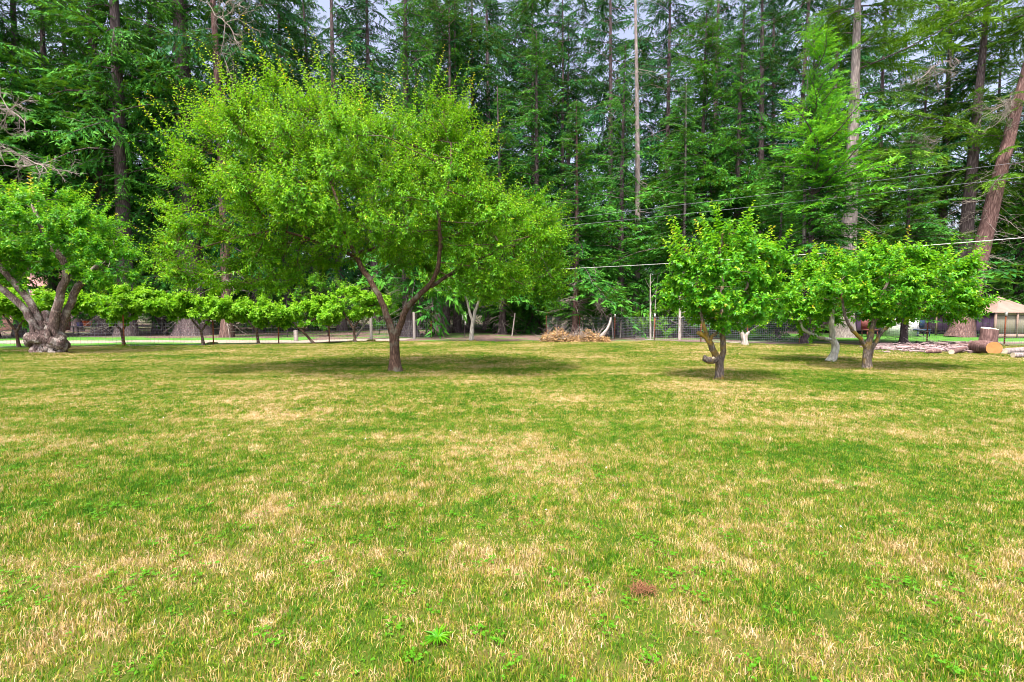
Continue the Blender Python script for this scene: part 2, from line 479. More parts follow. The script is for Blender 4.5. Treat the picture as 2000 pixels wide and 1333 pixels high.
# ---- grass tufts, instanced as one mass
def grass_tile(seed, size, nb, h, w, clover, tufts):
    rng = np.random.default_rng(seed)
    cx = rng.uniform(-size / 2, size / 2, (tufts, 2)); ct = rng.uniform(0, 1, tufts)
    cdir = rng.uniform(0, 6.28, tufts); ch = rng.uniform(0.65, 1.25, tufts)
    k = rng.integers(0, tufts, nb)
    b2 = np.where(rng.uniform(0, 1, (nb, 1)) < 0.35, rng.uniform(-size / 2, size / 2, (nb, 2)), cx[k] + rng.normal(0, 0.03, (nb, 2)) * size ** 0.5)
    az = cdir[k] + rng.normal(0, 1.1, nb)
    lean = np.abs(rng.normal(0.45, 0.35, nb))
    H = h * ch[k] * rng.uniform(0.55, 1.25, nb)
    tint = np.clip(0.6 * ct[k] + 0.4 * rng.uniform(0, 1, nb), 0, 1)
    d = np.stack([np.cos(az), np.sin(az)], -1)
    fa = rng.uniform(0, 6.28, nb)
    s = np.stack([np.cos(fa), np.sin(fa), np.zeros(nb)], -1)
    base = np.concatenate([b2, np.zeros((nb, 1)) - 0.004], -1)
    mid = base + np.concatenate([d * (H * lean * 0.35)[:, None], (H * 0.6)[:, None]], -1)
    tip = base + np.concatenate([d * (H * (lean * 1.0))[:, None], (H * np.clip(1.0 - 0.45 * lean, 0.2, 1))[:, None]], -1)
    ww = (w * rng.uniform(0.7, 1.3, nb))[:, None]
    V = np.stack([base - s * ww / 2, base + s * ww / 2, mid + s * ww * 0.42, mid - s * ww * 0.42, tip], 1).reshape(-1, 3)
    i = np.arange(nb)[:, None] * 5
    g = G()
    g.add(V, i + np.array([[0, 1, 2, 3]]), np.repeat(tint, 5))
    g.f.append(i + np.array([[3, 2, 4]])); g.m.append(np.zeros(nb))
    if clover:
        nc = clover
        c = np.concatenate([rng.uniform(-size / 2, size / 2, (nc // 8, 2))[rng.integers(0, nc // 8, nc)] + rng.normal(0, 0.03, (nc, 2)), rng.uniform(0.015, 0.035, (nc, 1))], -1)
        a0 = rng.uniform(0, 6.28, nc)
        bb = []; dd = []
        for q in range(3):
            a = a0 + q * 2.1
            bb.append(c); dd.append(np.stack([np.cos(a), np.sin(a), np.full(nc, 0.15)], -1))
        bb = np.concatenate(bb); dd = np.concatenate(dd)
        leaves(g, bb, dd, np.tile([0, 0, 1.0], (len(bb), 1)) + rng.normal(0, 0.25, (len(bb), 3)), rng.uniform(0.010, 0.017, len(bb)), rng.uniform(0.010, 0.015, len(bb)), np.full(len(bb), 3.0), 0.1, 0.1)
    me = g.mesh('grass_tuft_patch', M['grass'], smooth=False)
    return bpy.data.objects.new('grass_tuft_patch', me)

def scatter_gn(name, pts, rots, scales, sources, label=None, cat=None):
    """one mesh of points whose geometry nodes put a source at every point"""
    c = bpy.data.collections.new(name + '_sources')
    for s in sources: c.objects.link(s)
    me = bpy.data.meshes.new(name)
    me.from_pydata([tuple(p) for p in pts], [], [])
    a = me.attributes.new('rot', 'FLOAT_VECTOR', 'POINT'); a.data.foreach_set('vector', np.asarray(rots, np.float32).ravel())
    a = me.attributes.new('scl', 'FLOAT_VECTOR', 'POINT'); a.data.foreach_set('vector', np.asarray(scales, np.float32).ravel())
    a = me.attributes.new('pick', 'INT', 'POINT'); a.data.foreach_set('value', np.random.default_rng(3).integers(0, len(sources), len(pts)).astype(np.int32))
    o = bpy.data.objects.new(name, me)
    COL.objects.link(o)
    ng = bpy.data.node_groups.new(name, 'GeometryNodeTree')
    ng.interface.new_socket('Geometry', in_out='INPUT', socket_type='NodeSocketGeometry')
    ng.interface.new_socket('Geometry', in_out='OUTPUT', socket_type='NodeSocketGeometry')
    i = ng.nodes.new('NodeGroupInput'); q = ng.nodes.new('NodeGroupOutput')
    ip = ng.nodes.new('GeometryNodeInstanceOnPoints'); ci = ng.nodes.new('GeometryNodeCollectionInfo')
    ci.inputs['Collection'].default_value = c
    ci.inputs['Separate Children'].default_value = True
    ci.inputs['Reset Children'].default_value = True
    ip.inputs['Pick Instance'].default_value = True
    def att(nm, ty):
        x = ng.nodes.new('GeometryNodeInputNamedAttribute'); x.data_type = ty; x.inputs['Name'].default_value = nm
        return x.outputs['Attribute']
    e2r = ng.nodes.new('FunctionNodeEulerToRotation')
    ng.links.new(att('rot', 'FLOAT_VECTOR'), e2r.inputs[0])
    ng.links.new(e2r.outputs[0], ip.inputs['Rotation'])
    ng.links.new(att('scl', 'FLOAT_VECTOR'), ip.inputs['Scale'])
    ng.links.new(att('pick', 'INT'), ip.inputs['Instance Index'])
    ng.links.new(i.outputs[0], ip.inputs['Points']); ng.links.new(ci.outputs[0], ip.inputs['Instance'])
    ng.links.new(ip.outputs[0], q.inputs[0])
    md = o.modifiers.new('scatter', 'NODES'); md.node_group = ng
    return tag(o, label, cat, kind='stuff')

near = [grass_tile(s, 1.0, 14000, 0.042, 0.0036, 120, 420) for s in range(5)]
midt = [grass_tile(20 + s, 1.0, 9000, 0.04, 0.0056, 60, 300) for s in range(4)]
fart = [grass_tile(40 + s, 2.0, 11000, 0.038, 0.011, 0, 600) for s in range(4)]
def field(y0, y1, step):
    P = []
    for y in np.arange(y0 + step / 2, y1, step):
        wmax = 1.12 * (y + step) + 1.5
        for x in np.arange(-math.ceil(wmax / step) * step, wmax + step, step):
            P.append((x, y))
    return np.array(P)
rg = np.random.default_rng(5)
for nm, P, src in (('lawn_grass', field(1.0, 7.0, 1.0), near), ('lawn_grass', field(7.0, 15.0, 1.0), midt), ('lawn_grass', field(15.0, 37.0, 2.0), fart)):
    lim = np.where(P[:, 0] < -8, lawn_edge(P[:, 0]), np.where(P[:, 0] < 8.5, 27.5, lawn_edge(P[:, 0]) - 1.2))
    P = P[P[:, 1] < lim - (0.2 if src is not fart else 0.7)]
    pts = np.stack([P[:, 0], P[:, 1], hz(P[:, 0], P[:, 1])], -1)
    rot = np.zeros((len(P), 3)); rot[:, 2] = rg.integers(0, 4, len(P)) * math.pi / 2
    scl = np.ones((len(P), 3)); scl[:, 2] = rg.uniform(0.85, 1.15, len(P))
    scatter_gn(nm, pts, rot, scl, src)

P = []; S = []
for px, py, k, hh_ in ((772, 728, .3, 1.7), (764, 730, .2, 2.0), (782, 727, .2, 1.8), (94, 691, 1.1, 2.2), (75, 694, .6, 2.6), (110, 694, .5, 2.4), (1405, 742, .22, 1.8), (1694, 722, .3, 1.8), (1628, 706, .35, 1.6), (1455, 676, .5, 2.4),
                       (920, 667, .5, 2.2), (240, 677, .4, 2.5), (415, 672, .4, 2.5), (725, 666, .4, 2.4), (688, 668, .4, 2.0), (1941, 694, .5, 2.2), (1970, 696, .7, 2.0), (1850, 690, .5, 2.0), (1760, 690, .6, 2.0)):
    d_ = ray(px, py); t_ = -CAM_H / d_[2]
    P.append((d_[0] * t_, d_[1] * t_, 0.0)); S.append((k, k, hh_))
scatter_gn('rough_grass', P, np.zeros((len(P), 3)), S, midt)

# ------------------------------------------------------------------ broadleaf trees
def colonize(rng, attr, nodes, par, step, di, dk, iters, up=0.05):
    nodes = [np.asarray(p, float) for p in nodes]; par = list(par)
    A = attr.copy()
    NN = np.array(nodes)
    D = np.linalg.norm(A[:, None] - NN[None], axis=2)
    idx = D.argmin(1); dist = D.min(1)
    for it in range(iters):
        act = dist < di
        if not act.any() or len(A) == 0: break
        NN = np.array(nodes)
        ids = np.unique(idx[act])
        new = []
        for i in ids:
            s = act & (idx == i)
            v = norm(A[s] - NN[i]).sum(0) + rng.normal(0, 0.25, 3) + np.array([0, 0, up])
            p = NN[i] + norm(v) * step
            new.append((i, p))
        keep = []
        for i, p in new:
            nodes.append(p); par.append(i); keep.append(p)
        K = np.array(keep); base = len(nodes) - len(keep)
        D = np.linalg.norm(A[:, None] - K[None], axis=2)
        j = D.argmin(1); dm = D.min(1)
        b = dm < dist
        idx[b] = j[b] + base; dist[b] = dm[b]
        al = dist > dk
        A = A[al]; idx = idx[al]; dist = dist[al]
    return np.array(nodes), np.array(par)

def ell(rng, n, specs):
    """points filling a union of ellipsoids, thicker towards the shell"""
    out_ = []
    vol = np.array([s[3] * s[4] * s[5] for s in specs]); cnt = (n * vol / vol.sum()).astype(int) + 5
    for (x, y, z, a, b, c), k in zip(specs, cnt):
        d = norm(rng.normal(0, 1, (k, 3))); r = rng.uniform(0.25, 1, k) ** 0.45
        out_.append(np.array([x, y, z]) + d * r[:, None] * np.array([a, b, c]))
    return np.concatenate(out_)

def shoots(g, rng, o, d, L, K, ll, lw, mleaf=0, mstem=1, base_t=0.3, tip_t=0.85, upbend=0.3, stem_r=0.004, droop=0.25, sizevar=0.25):
    S = len(o); d = norm(d)
    t = np.linspace(0.12, 1.0, K)[None, :, None]
    Lx = L[:, None, None]
    bend = np.array([0, 0, 1.0]) * upbend
    pos = o[:, None] + (d[:, None] * t + bend * t ** 2 * 0.5) * Lx
    tang = norm(d[:, None] + bend * t)
    # side directions spiral round the shoot
    a = rng.uniform(0, 6.28, (S, 1)) + np.arange(K)[None] * 2.4 + rng.normal(0, 0.3, (S, K))
    ref = norm(np.cross(tang, np.array([0.3, 0.2, 1.0])))
    ref2 = np.cross(tang, ref)
    side = ref * np.cos(a)[..., None] + ref2 * np.sin(a)[..., None]
    ld = norm(tang * 0.75 + side * 0.9 + np.array([0, 0, -droop]) + rng.normal(0, 0.15, (S, K, 3)))
    nr = norm(np.array([0, 0, 1.0]) + tang * 0.5 - side * 0.3 + rng.normal(0, 0.45, (S, K, 3)))
    sz = 1 - 0.55 * t[..., 0] ** 4 + rng.uniform(-sizevar, sizevar, (S, K))
    # young leaves at the shoot's end are yellower
    tint = base_t + rng.normal(0, 0.09, (S, 1)) + (tip_t - base_t) * t[..., 0] ** 2.5 + rng.normal(0, 0.08, (S, K))
    leaves(g, pos.reshape(-1, 3), ld.reshape(-1, 3), nr.reshape(-1, 3), (ll * sz).ravel(), (lw * sz).ravel(), np.clip(tint, 0, 1).ravel(), mi=mleaf)
    m = o + (d * 0.55 + bend * 0.15) * L[:, None]; e = pos[:, -1]
    p = norm(np.cross(d, [0.1, 0.3, 1.0])); q = np.cross(d, p)
    ring = [p, -0.5 * p + 0.87 * q, -0.5 * p - 0.87 * q]
    V = np.stack([o + r_ * stem_r for r_ in ring] + [m + r_ * stem_r * .7 for r_ in ring] + [e], 1).reshape(-1, 3)
    i = np.arange(S)[:, None] * 7
    g.add(V, np.concatenate([i + np.array([[k, (k + 1) % 3, 3 + (k + 1) % 3, 3 + k]]) for k in range(3)]), 0.5, mstem)
    g.f.append(np.concatenate([i - 0 + np.array([[3 + k, 3 + (k + 1) % 3, 6]]) for k in range(3)]) + g.n - len(V)); g.m.append(np.full(3 * S, mstem))

def resample(path, step):
    P = np.asarray(path, float)
    seg = np.linalg.norm(np.diff(P[:, :3], axis=0), axis=1); s = np.concatenate([[0], np.cumsum(seg)])
    n = max(3, int(s[-1] / step) + 1)
    q = np.linspace(0, s[-1], n)
    R_ = np.stack([np.interp(q, s, P[:, k]) for k in range(P.shape[1])], -1)
    if n > 4:   # soften corners
        for _ in range(2):
            R_[1:-1] = (R_[:-2] + 2 * R_[1:-1] + R_[2:]) / 4
    return R_

def broadleaf(name, label, cat, base, limbs, crown, seed, leafmat, barkmat, n_attr=700, step=0.25, di=2.5, dk=0.4, n_shoot=2000, K=14,
              ll=0.08, lw=0.035, sl=(0.35, 0.7), spires=None, group=None, twig_r=0.006, extra_trunk=None, upbend=0.3, base_t=0.3, tip_t=0.76,
              outw=0.7, rough=0.06, sides=10, clump_s=2.6, clump_a=0.5, carve=None):
    """limbs: list of paths [(x,y,z,r)...] relative to base; limb 0 is the trunk. crown: ellipsoids relative to base"""
    rng = np.random.default_rng(seed)
    root = tag(empty(name, base), label, cat, group)
    nodes = []; par = []; rfix = []
    for li, path in enumerate(limbs):
        P = resample(path, step * 0.8)
        g = G()
        Pn = P[:, :3].copy()
        if li > 0: Pn[1:] += rng.normal(0, 0.012, (len(Pn) - 1, 3))
        rr = P[:, 3].copy()
        if li == 0:
            rr[0] *= 1.35; rr[1] *= 1.1
        tube(g, Pn, rr, sides, rough=rough, seed=seed + li)
        g.obj('trunk' if li == 0 else 'limb', barkmat, root)
        if extra_trunk and li == 0: extra_trunk(root)
        for k, p in enumerate(Pn):
            nodes.append(p); par.append(-1 if k == 0 else len(nodes) - 2); rfix.append(P[k, 3])
    n0 = len(nodes)
    A = ell(rng, n_attr, crown)
    if carve: A = A[~carve(A)]
    Nd, Pr = colonize(rng, A, nodes, par, step, di, dk, 70)
    n = len(Nd)
    tips = np.zeros(n); kids = np.zeros(n, int)
    for i in range(n0, n): kids[Pr[i]] += 1
    for i in range(n - 1, n0 - 1, -1):
        if kids[i] == 0: tips[i] = 1
        tips[Pr[i]] += tips[i]
    rad = twig_r * np.maximum(tips, 1) ** 0.48
    # chains
    best = {}
    for i in range(n0, n):
        p = Pr[i]
        if p not in best or tips[i] > tips[best[p]]: best[p] = i
    g = G()
    for i in range(n0, n):
        p = Pr[i]
        if p >= n0 and best.get(p) == i: continue
        ch = [p, i]
        while ch[-1] in best: ch.append(best[ch[-1]])
        r = rad[ch].copy(); r[0] = min(r[1] * 1.1, rfix[p] if p < n0 else rad[p])
        if len(ch) == 2: pts = Nd[ch]
        else:
            pts = Nd[ch].copy(); pts[1:-1] = (pts[:-2] + 2 * pts[1:-1] + pts[2:]) / 4
        tube(g, pts, r, 6 if r[1] > 0.02 else 4, cap=False)
    if g.n: tag(g.obj('branches', barkmat, root), kind='stuff')
    # leafy shoots on thin wood
    thin = np.array([i for i in range(n0, n) if tips[i] <= 6])
    w = np.where(kids[thin] == 0, 3.0, 1.0)
    pt = Nd[thin]; cs_ = clump_s
    cl = np.sin(pt[:, 0] * cs_ + seed) * np.sin(pt[:, 1] * cs_ * 1.1 + 2 * seed) + np.sin(pt[:, 2] * cs_ * 1.7 + 3 * seed + pt[:, 0] * cs_ * .6)
    w = w * np.clip(0.6 + clump_a * cl, 0.05, 2)
    if carve: w = w * np.where(carve(Nd[thin]), 0.04, 1)
    w /= w.sum()
    k = rng.choice(thin, n_shoot, p=w)
    ccen = np.average(np.array([c[:3] for c in crown]), axis=0, weights=[c[3] * c[4] * c[5] for c in crown])
    dirn = norm(Nd[k] - Nd[Pr[k]])
    outd = norm(Nd[k] - ccen)
    d = norm(dirn * 0.5 + outd * outw + rng.normal(0, 0.55, (n_shoot, 3)) + np.array([0, 0, 0.15]))
    L = rng.uniform(sl[0], sl[1], n_shoot)
    g = G()
    shoots(g, rng, Nd[k] - dirn * rng.uniform(0, step, (n_shoot, 1)), d, L, K, ll, lw, base_t=base_t, tip_t=tip_t, upbend=upbend)
    if spires:   # long upright water shoots that break the outline
        cnt, smin, smax, zmin = spires
        cand = thin[(kids[thin] == 0) & (outd_ok(Nd[thin], ccen, zmin))]
        if len(cand):
            kk = rng.choice(cand, cnt)
            od = norm(Nd[kk] - ccen)
            d2 = norm(od * 0.9 + np.array([0, 0, 0.75]) + rng.normal(0, 0.2, (cnt, 3)))
            shoots(g, rng, Nd[kk], d2, rng.uniform(smin, smax, cnt), int(K * 1.9), ll * 0.95, lw, base_t=base_t + 0.22, tip_t=0.93, upbend=upbend)
    c = g.obj('crown', [leafmat, M['stem']], root, smooth=False)
    c['kind'] = 'stuff'
    return root

def outd_ok(P, c, zmin):
    return P[:, 2] > c[2] + zmin

def rel(px, py, Y, base, r):
    p = at(px, py, Y)
    return (p[0] - base[0], p[1] - base[1], p[2] - base[2], r)
def gnd(px, py):
    d = ray(px, py); t = -CAM_H / d[2]
    p = np.array([0, 0, CAM_H]) + d * t
    return (p[0], p[1], float(hz(p[0], p[1])))

# ---- the big plum tree
b = gnd(772, 728); Y0 = b[1]
Q = lambda px, py, dy, r: rel(px, py, Y0 + dy, b, r)
limbs = [
    [(0, 0, -0.05, 0.17), Q(771, 700, 0, 0.125), Q(770, 672, 0, 0.12), Q(770, 645, 0, 0.13)],
    [Q(768, 655, 0, 0.10), Q(758, 622, 0.05, 0.085), Q(745, 590, 0.2, 0.078), Q(728, 555, 0.4, 0.075), Q(708, 525, 0.5, 0.07), Q(690, 495, 0.5, 0.062), Q(676, 455, 0.3, 0.05), Q(660, 400, 0.2, 0.038), Q(640, 340, 0.3, 0.028)],
    [Q(775, 655, 0, 0.10), Q(783, 630, -0.05, 0.08), Q(795, 600, -0.15, 0.078), Q(815, 578, -0.3, 0.07), Q(842, 560, -0.5, 0.062), Q(857, 520, -0.7, 0.05), Q(862, 470, -0.8, 0.048), Q(855, 420, -0.9, 0.04), Q(845, 370, -0.8, 0.028)],
    [Q(842, 560, -0.5, 0.05), Q(870, 540, -0.2, 0.045), Q(900, 525, 0.4, 0.04), Q(950, 500, 0.8, 0.03), Q(1010, 480, 1.0, 0.02)],
    [Q(692, 497, 0.5, 0.05), Q(720, 490, 0.9, 0.04), Q(745, 480, 1.4, 0.035), Q(775, 440, 1.9, 0.03)],
    [Q(690, 500, 0.5, 0.045), Q(650, 480, 0.0, 0.04), Q(600, 465, -0.6, 0.032), Q(540, 450, -1.0, 0.022)],
    [Q(676, 455, 0.3, 0.04), Q(620, 400, -0.3, 0.034), Q(560, 330, -0.5, 0.026), Q(500, 250, -0.5, 0.02)],
    [Q(855, 420, -0.9, 0.03), Q(880, 350, -1.1, 0.026), Q(880, 280, -0.8, 0.02)],
]
crown = [(-5.0, 0, 4.4, .8, .7, .35), (-5.2, 0.3, 3.0, .8, .8, .3), (-4.2, 0, 6.7, .7, .7, .6), (1.3, 0, 6.3, .6, .6, .6), (-1.0, .2, 6.6, .6, .6, .5), (4.1, 0, 2.3, .8, .8, .4), (-0.7, 0.1, 4.4, 3.4, 3.2, 1.9), (-2.6, 0.0, 5.2, 2.1, 2.0, 2.0), (2.3, 0.2, 3.3, 2.3, 2.4, 1.6), (-3.8, 0.0, 3.0, 2.1, 1.9, 1.1), (0.6, 0, 5.0, 2.0, 1.9, 1.4), (-3.9, -0.2, 5.2, 1.3, 1.3, 1.0), (-4.2, -.2, 3.8, 1.2, 1.1, .45), (3.4,0,2.6,1.0,1.2,.8)]
broadleaf('plum_tree', 'large spreading plum tree with bright lime green crown standing alone on the lawn', 'tree', b, limbs, crown, 4, M['plum'], M['barkplum'],
          n_attr=2000, step=0.24, di=3.0, dk=0.36, n_shoot=9500, K=15, ll=0.088, lw=0.038, clump_a=.38, carve=lambda p: (p[:, 0] > -1.9) & (p[:, 0] < 1.5) & (p[:, 1] < 0.9) & (p[:, 2] < 3.2), sl=(0.3, 0.75), spires=(240, 0.9, 1.5, 0.4), rough=0.07, sides=12)

# ---- old gnarled tree at the left
b = gnd(94, 691); Y0 = b[1]
Q = lambda px, py, dy, r: rel(px, py, Y0 + dy, b, r)
limbs = [
    [(0, 0, -0.1, 0.42), (0, 0, 0.3, 0.4), (0.0, 0, 0.65, 0.38), (0.0, 0, 0.9, 0.25)],
    [Q(82, 668, -0.1, 0.16), Q(66, 635, -0.1, 0.13), Q(46, 602, -0.2, 0.12), Q(22, 578, -0.3, 0.11), Q(-4, 558, -0.3, 0.1), Q(-40, 530, -0.3, 0.11), Q(-70, 470, -0.2, 0.08)],
    [Q(90, 665, 0.1, 0.14), Q(76, 625, 0.1, 0.13), Q(60, 592, 0.1, 0.12), Q(33, 558, 0.2, 0.11), Q(3, 528, 0.3, 0.1), Q(-20, 480, 0.3, 0.09), Q(-20, 420, 0.3, 0.05)],
    [Q(98, 668, -0.1, 0.17), Q(107, 620, -0.1, 0.15), Q(117, 580, -0.1, 0.135), Q(126, 555, -0.1, 0.13), Q(132, 535, -0.1, 0.12), Q(126, 510, -0.2, 0.11), Q(108, 490, -0.3, 0.12), Q(88, 465, -0.4, 0.10), Q(75, 430, -0.4, 0.08), Q(60, 390, -0.3, 0.05)],
    [Q(110, 665, 0.1, 0.16), Q(124, 625, 0.2, 0.14), Q(137, 595, 0.2, 0.12), Q(148, 565, 0.3, 0.13), Q(165, 545, 0.3, 0.11), Q(190, 520, 0.3, 0.08), Q(215, 480, 0.2, 0.05)],
    [Q(96, 665, 0.25, 0.18), Q(92, 630, 0.3, 0.15), Q(88, 610, 0.4, 0.13)],
]
def burl(root):
    rng = np.random.default_rng(8)
    g = G()
    # coiled swollen roots round the foot
    for (z, r, rr, a0, a1, dz) in ((0.12, 0.36, 0.17, 3.3, 5.0, 0.04), (0.14, 0.4, 0.19, 4.9, 6.9, 0.05), (0.52, 0.52, 0.17, 2.9, 4.6, -0.1), (0.62, 0.5, 0.16, 3.9, 5.6, 0.06), (0.5, 0.44, 0.18, 5.0, 7.2, -0.12),
                                   (0.34, 0.5, 0.16, 5.3, 6.9, 0.16), (0.75, 0.34, 0.1, 3.4, 5.2, 0.12), (0.3, 0.42, 0.22, 0, 3.3, 0.1), (0.95, 0.36, 0.075, 5.1, 6.6, 0.1), (1.12, 0.34, 0.06, 5.0, 6.2, 0.05)):
        t = np.linspace(0, 1, 16); a = a0 + (a1 - a0) * t
        pts = np.stack([r * np.cos(a) * (1 + 0.12 * np.sin(5 * t)), r * 0.8 * np.sin(a), z + dz * np.sin(6.28 * t) + 0.05 * rng.normal(0, 1, 16)], -1)
        rad = rr * (0.75 + 0.35 * np.sin(3.1 * t)) * (1 + 0.12 * rng.normal(0, 1, 16))
        rad[0] *= .4; rad[-1] *= .4
        tube(g, pts, rad, 12, rough=0.12, seed=int(z * 100))
    for p0, p1, r in (((0.35, -0.3, 0.35), (0.3, -0.3, 1.1), 0.09), ((-0.15, -0.35, 0.5), (-0.3, -0.3, 1.15), 0.08), ((0.5, -0.1, 0.5), (0.35, -0.3, 1.05), 0.1)):
        q = resample([(*p0, r), ((p0[0] + p1[0]) / 2 + .06, p0[1] - .06, (p0[2] + p1[2]) / 2, r), (*p1, r * .6)], .12)
        tube(g, q[:, :3], q[:, 3], 8, rough=0.12, seed=3)
    g.obj('burl', M['barkgnarl'], root)
crown = [(-0.9, 0, 5.0, 2.6, 2.3, 1.4), (1.0, 0, 4.4, 2.0, 1.9, 1.3), (2.4, 0, 3.3, 1.4, 1.3, 0.8), (-2.6, 0.4, 3.7, 1.8, 1.6, 1.2), (-0.2, -0.3, 3.8, 1.6, 1.4, 0.8)]
broadleaf('gnarled_tree', 'old gnarled fruit tree with knotted swollen foot and several thick grey limbs', 'tree', b, limbs, crown, 12, M['apple'], M['barkgnarl'],
          n_attr=900, step=0.25, di=3.0, dk=0.4, n_shoot=2700, K=14, ll=0.13, lw=0.07, carve=lambda p: (p[:, 0] > -1.3) & (p[:, 0] < 1.3) & (p[:, 1] < 0) & (p[:, 2] < 3.9), sl=(0.3, 0.65), spires=(60, 0.7, 1.2, 0.1), extra_trunk=burl, rough=0.09, sides=12)

# ---- fruit tree right of centre
SIMPLE[0] = False
b = gnd(1405, 742); Y0 = b[1]
Q = lambda px, py, dy, r: rel(px, py, Y0 + dy, b, r)
limbs = [
    [(0, 0, -0.05, 0.1), Q(1405, 715, 0, 0.088), Q(1405, 702, 0, 0.09)],
    [Q(1402, 706, 0, 0.08), Q(1396, 693, -0.05, 0.075), Q(1388, 672, -0.1, 0.07), Q(1378, 655, -0.1, 0.062), Q(1362, 650, -0.1, 0.045)],
    [Q(1408, 706, 0, 0.07), Q(1412, 690, 0, 0.065), Q(1411, 660, 0, 0.062), Q(1410, 625, 0, 0.055), Q(1408, 590, 0.05, 0.05), Q(1412, 550, 0.1, 0.04), Q(1405, 500, 0.1, 0.03), Q(1415, 450, 0.1, 0.02)],
    [Q(1386, 668, -0.1, 0.05), Q(1372, 630, -0.2, 0.04), Q(1365, 590, -0.2, 0.035), Q(1362, 530, -0.2, 0.025)],
    [Q(1411, 640, 0, 0.045), Q(1432, 600, 0.2, 0.035), Q(1460, 560, 0.3, 0.028), Q(1480, 500, 0.3, 0.02)],
    [Q(1386, 668, -0.1, 0.04), Q(1396, 652, -0.15, 0.036), Q(1400, 650, -0.2, 0.036)],
]
def burl2(root):
    rng = np.random.default_rng(9); g = G()
    q = np.array([Q(1402, 700, -0.02, 0.05)[:3], Q(1394, 704, -0.1, 0)[:3], Q(1384, 704, -0.14, 0)[:3], Q(1377, 700, -0.12, 0)[:3], Q(1376, 695, -0.08, 0)[:3]])
    tube(g, q, [0.05, 0.075, 0.085, 0.07, 0.03], 10, rough=0.15)
    g.obj('burl', M['barkapple'], root)
    g = G(); q = np.array([Q(1395, 701, -0.16, 0)[:3], Q(1393, 699, -0.19, 0)[:3]]); tube(g, q, [0.03, 0.028], 10); g.obj('saw_cut', M['cutpale'], root)
crown = [(0.1, 0, 2.0, 1.25, 1.15, 0.65), (0.0, 0, 2.75, 1.1, 1.0, 0.65), (0.75, 0, 2.5, 0.75, 0.8, 0.6), (-0.7, 0, 2.1, 0.7, 0.7, 0.6), (0.3, 0, 1.6, 1.1, 1.0, 0.4)]
broadleaf('pear_tree', 'small round crowned fruit tree with forked trunk and burl, nearest tree on the right', 'tree', b, limbs, crown, 21, M['apple'], M['barkapple'],
          n_attr=550, step=0.13, di=1.6, dk=0.22, n_shoot=1000, K=11, ll=0.105, lw=0.066, clump_s=5, sl=(0.2, 0.42), spires=(46, 0.45, 0.75, 0.35), extra_trunk=burl2, rough=0.08, twig_r=0.004)

# ---- fruit tree C
b = gnd(1694, 722); Y0 = b[1]
Q = lambda px, py, dy, r: rel(px, py, Y0 + dy, b, r)
limbs = [
    [(0, 0, -0.05, 0.13), Q(1692, 705, 0, 0.1), Q(1694, 685, 0, 0.11), Q(1696, 672, 0, 0.09)],
    [Q(1693, 682, 0, 0.06), Q(1680, 660, -0.1, 0.05), Q(1665, 645, -0.2, 0.045), Q(1652, 625, -0.2, 0.035), Q(1645, 590, -0.2, 0.03), Q(1640, 550, 0, 0.02)],
    [Q(1696, 675, 0, 0.08), Q(1701, 650, 0, 0.07), Q(1708, 625, 0, 0.055), Q(1716, 590, 0.1, 0.045), Q(1735, 550, 0.1, 0.03), Q(1745, 510, 0.1, 0.02)],
    [Q(1700, 700, 0.1, 0.05), Q(1708, 672, 0.15, 0.05), Q(1718, 655, 0.2, 0.045), Q(1735, 635, 0.3, 0.04), Q(1780, 610, 0.3, 0.03), Q(1830, 590, 0.3, 0.02)],
]
crown = [(0.2, 0, 2.5, 1.3, 1.2, 0.85), (1.4, 0, 2.3, 1.3, 1.2, 0.8), (2.2, 0, 1.75, 0.75, 0.8, 0.45), (-0.6, 0, 2.1, 0.9, 0.9, 0.6), (0.9, 0, 1.8, 1.5, 1.1, 0.4)]
broadleaf('apple_tree', 'wide low apple tree with short grey trunk beside the cut log', 'tree', b, limbs, crown, 31, M['apple'], M['barkapple'],
          n_attr=650, step=0.15, di=1.9, dk=0.25, n_shoot=1350, K=11, ll=0.115, lw=0.066, clump_s=5, sl=(0.22, 0.45), spires=(46, 0.4, 0.75, 0.2), rough=0.08, base_t=0.38, twig_r=0.0045)

# ---- fruit tree B with the bent white foot
b = gnd(1628, 706); Y0 = b[1]
Q = lambda px, py, dy, r: rel(px, py, Y0 + dy, b, r)
limbs = [
    [(-0.08, 0, -0.02, 0.14), Q(1628, 695, 0, 0.1), Q(1634, 680, 0, 0.12), Q(1633, 670, 0, 0.1), Q(1625, 662, 0, 0.09)],
    [Q(1626, 668, 0, 0.085), Q(1624, 645, 0, 0.08), Q(1623, 620, 0, 0.07), Q(1628, 590, 0, 0.05), Q(1640, 550, 0, 0.03)],
    [Q(1624, 664, 0, 0.06), Q(1605, 660, -0.2, 0.055), Q(1585, 654, -0.3, 0.05), Q(1568, 645, -0.3, 0.045), Q(1558, 620, -0.3, 0.035), Q(1560, 590, -0.2, 0.03)],
]
crown = [(-1.0, 0, 2.0, 1.0, 0.9, 0.65), (-0.1, 0.2, 2.3, 1.2, 1.1, 0.9), (-1.6, 0, 1.7, 0.6, 0.6, 0.5)]
r_ = broadleaf('crab_apple_tree', 'thin fruit tree with crooked white foot and mossy branch reaching left', 'tree', b, limbs, crown, 41, M['apple'], M['barkchalk'],
          n_attr=420, step=0.16, di=2.0, dk=0.27, n_shoot=850, K=10, ll=0.12, lw=0.07, clump_s=4, sl=(0.22, 0.5), spires=(16, 0.4, 0.8, 0.1), rough=0.08, twig_r=0.005, base_t=0.4)

SIMPLE[0] = True
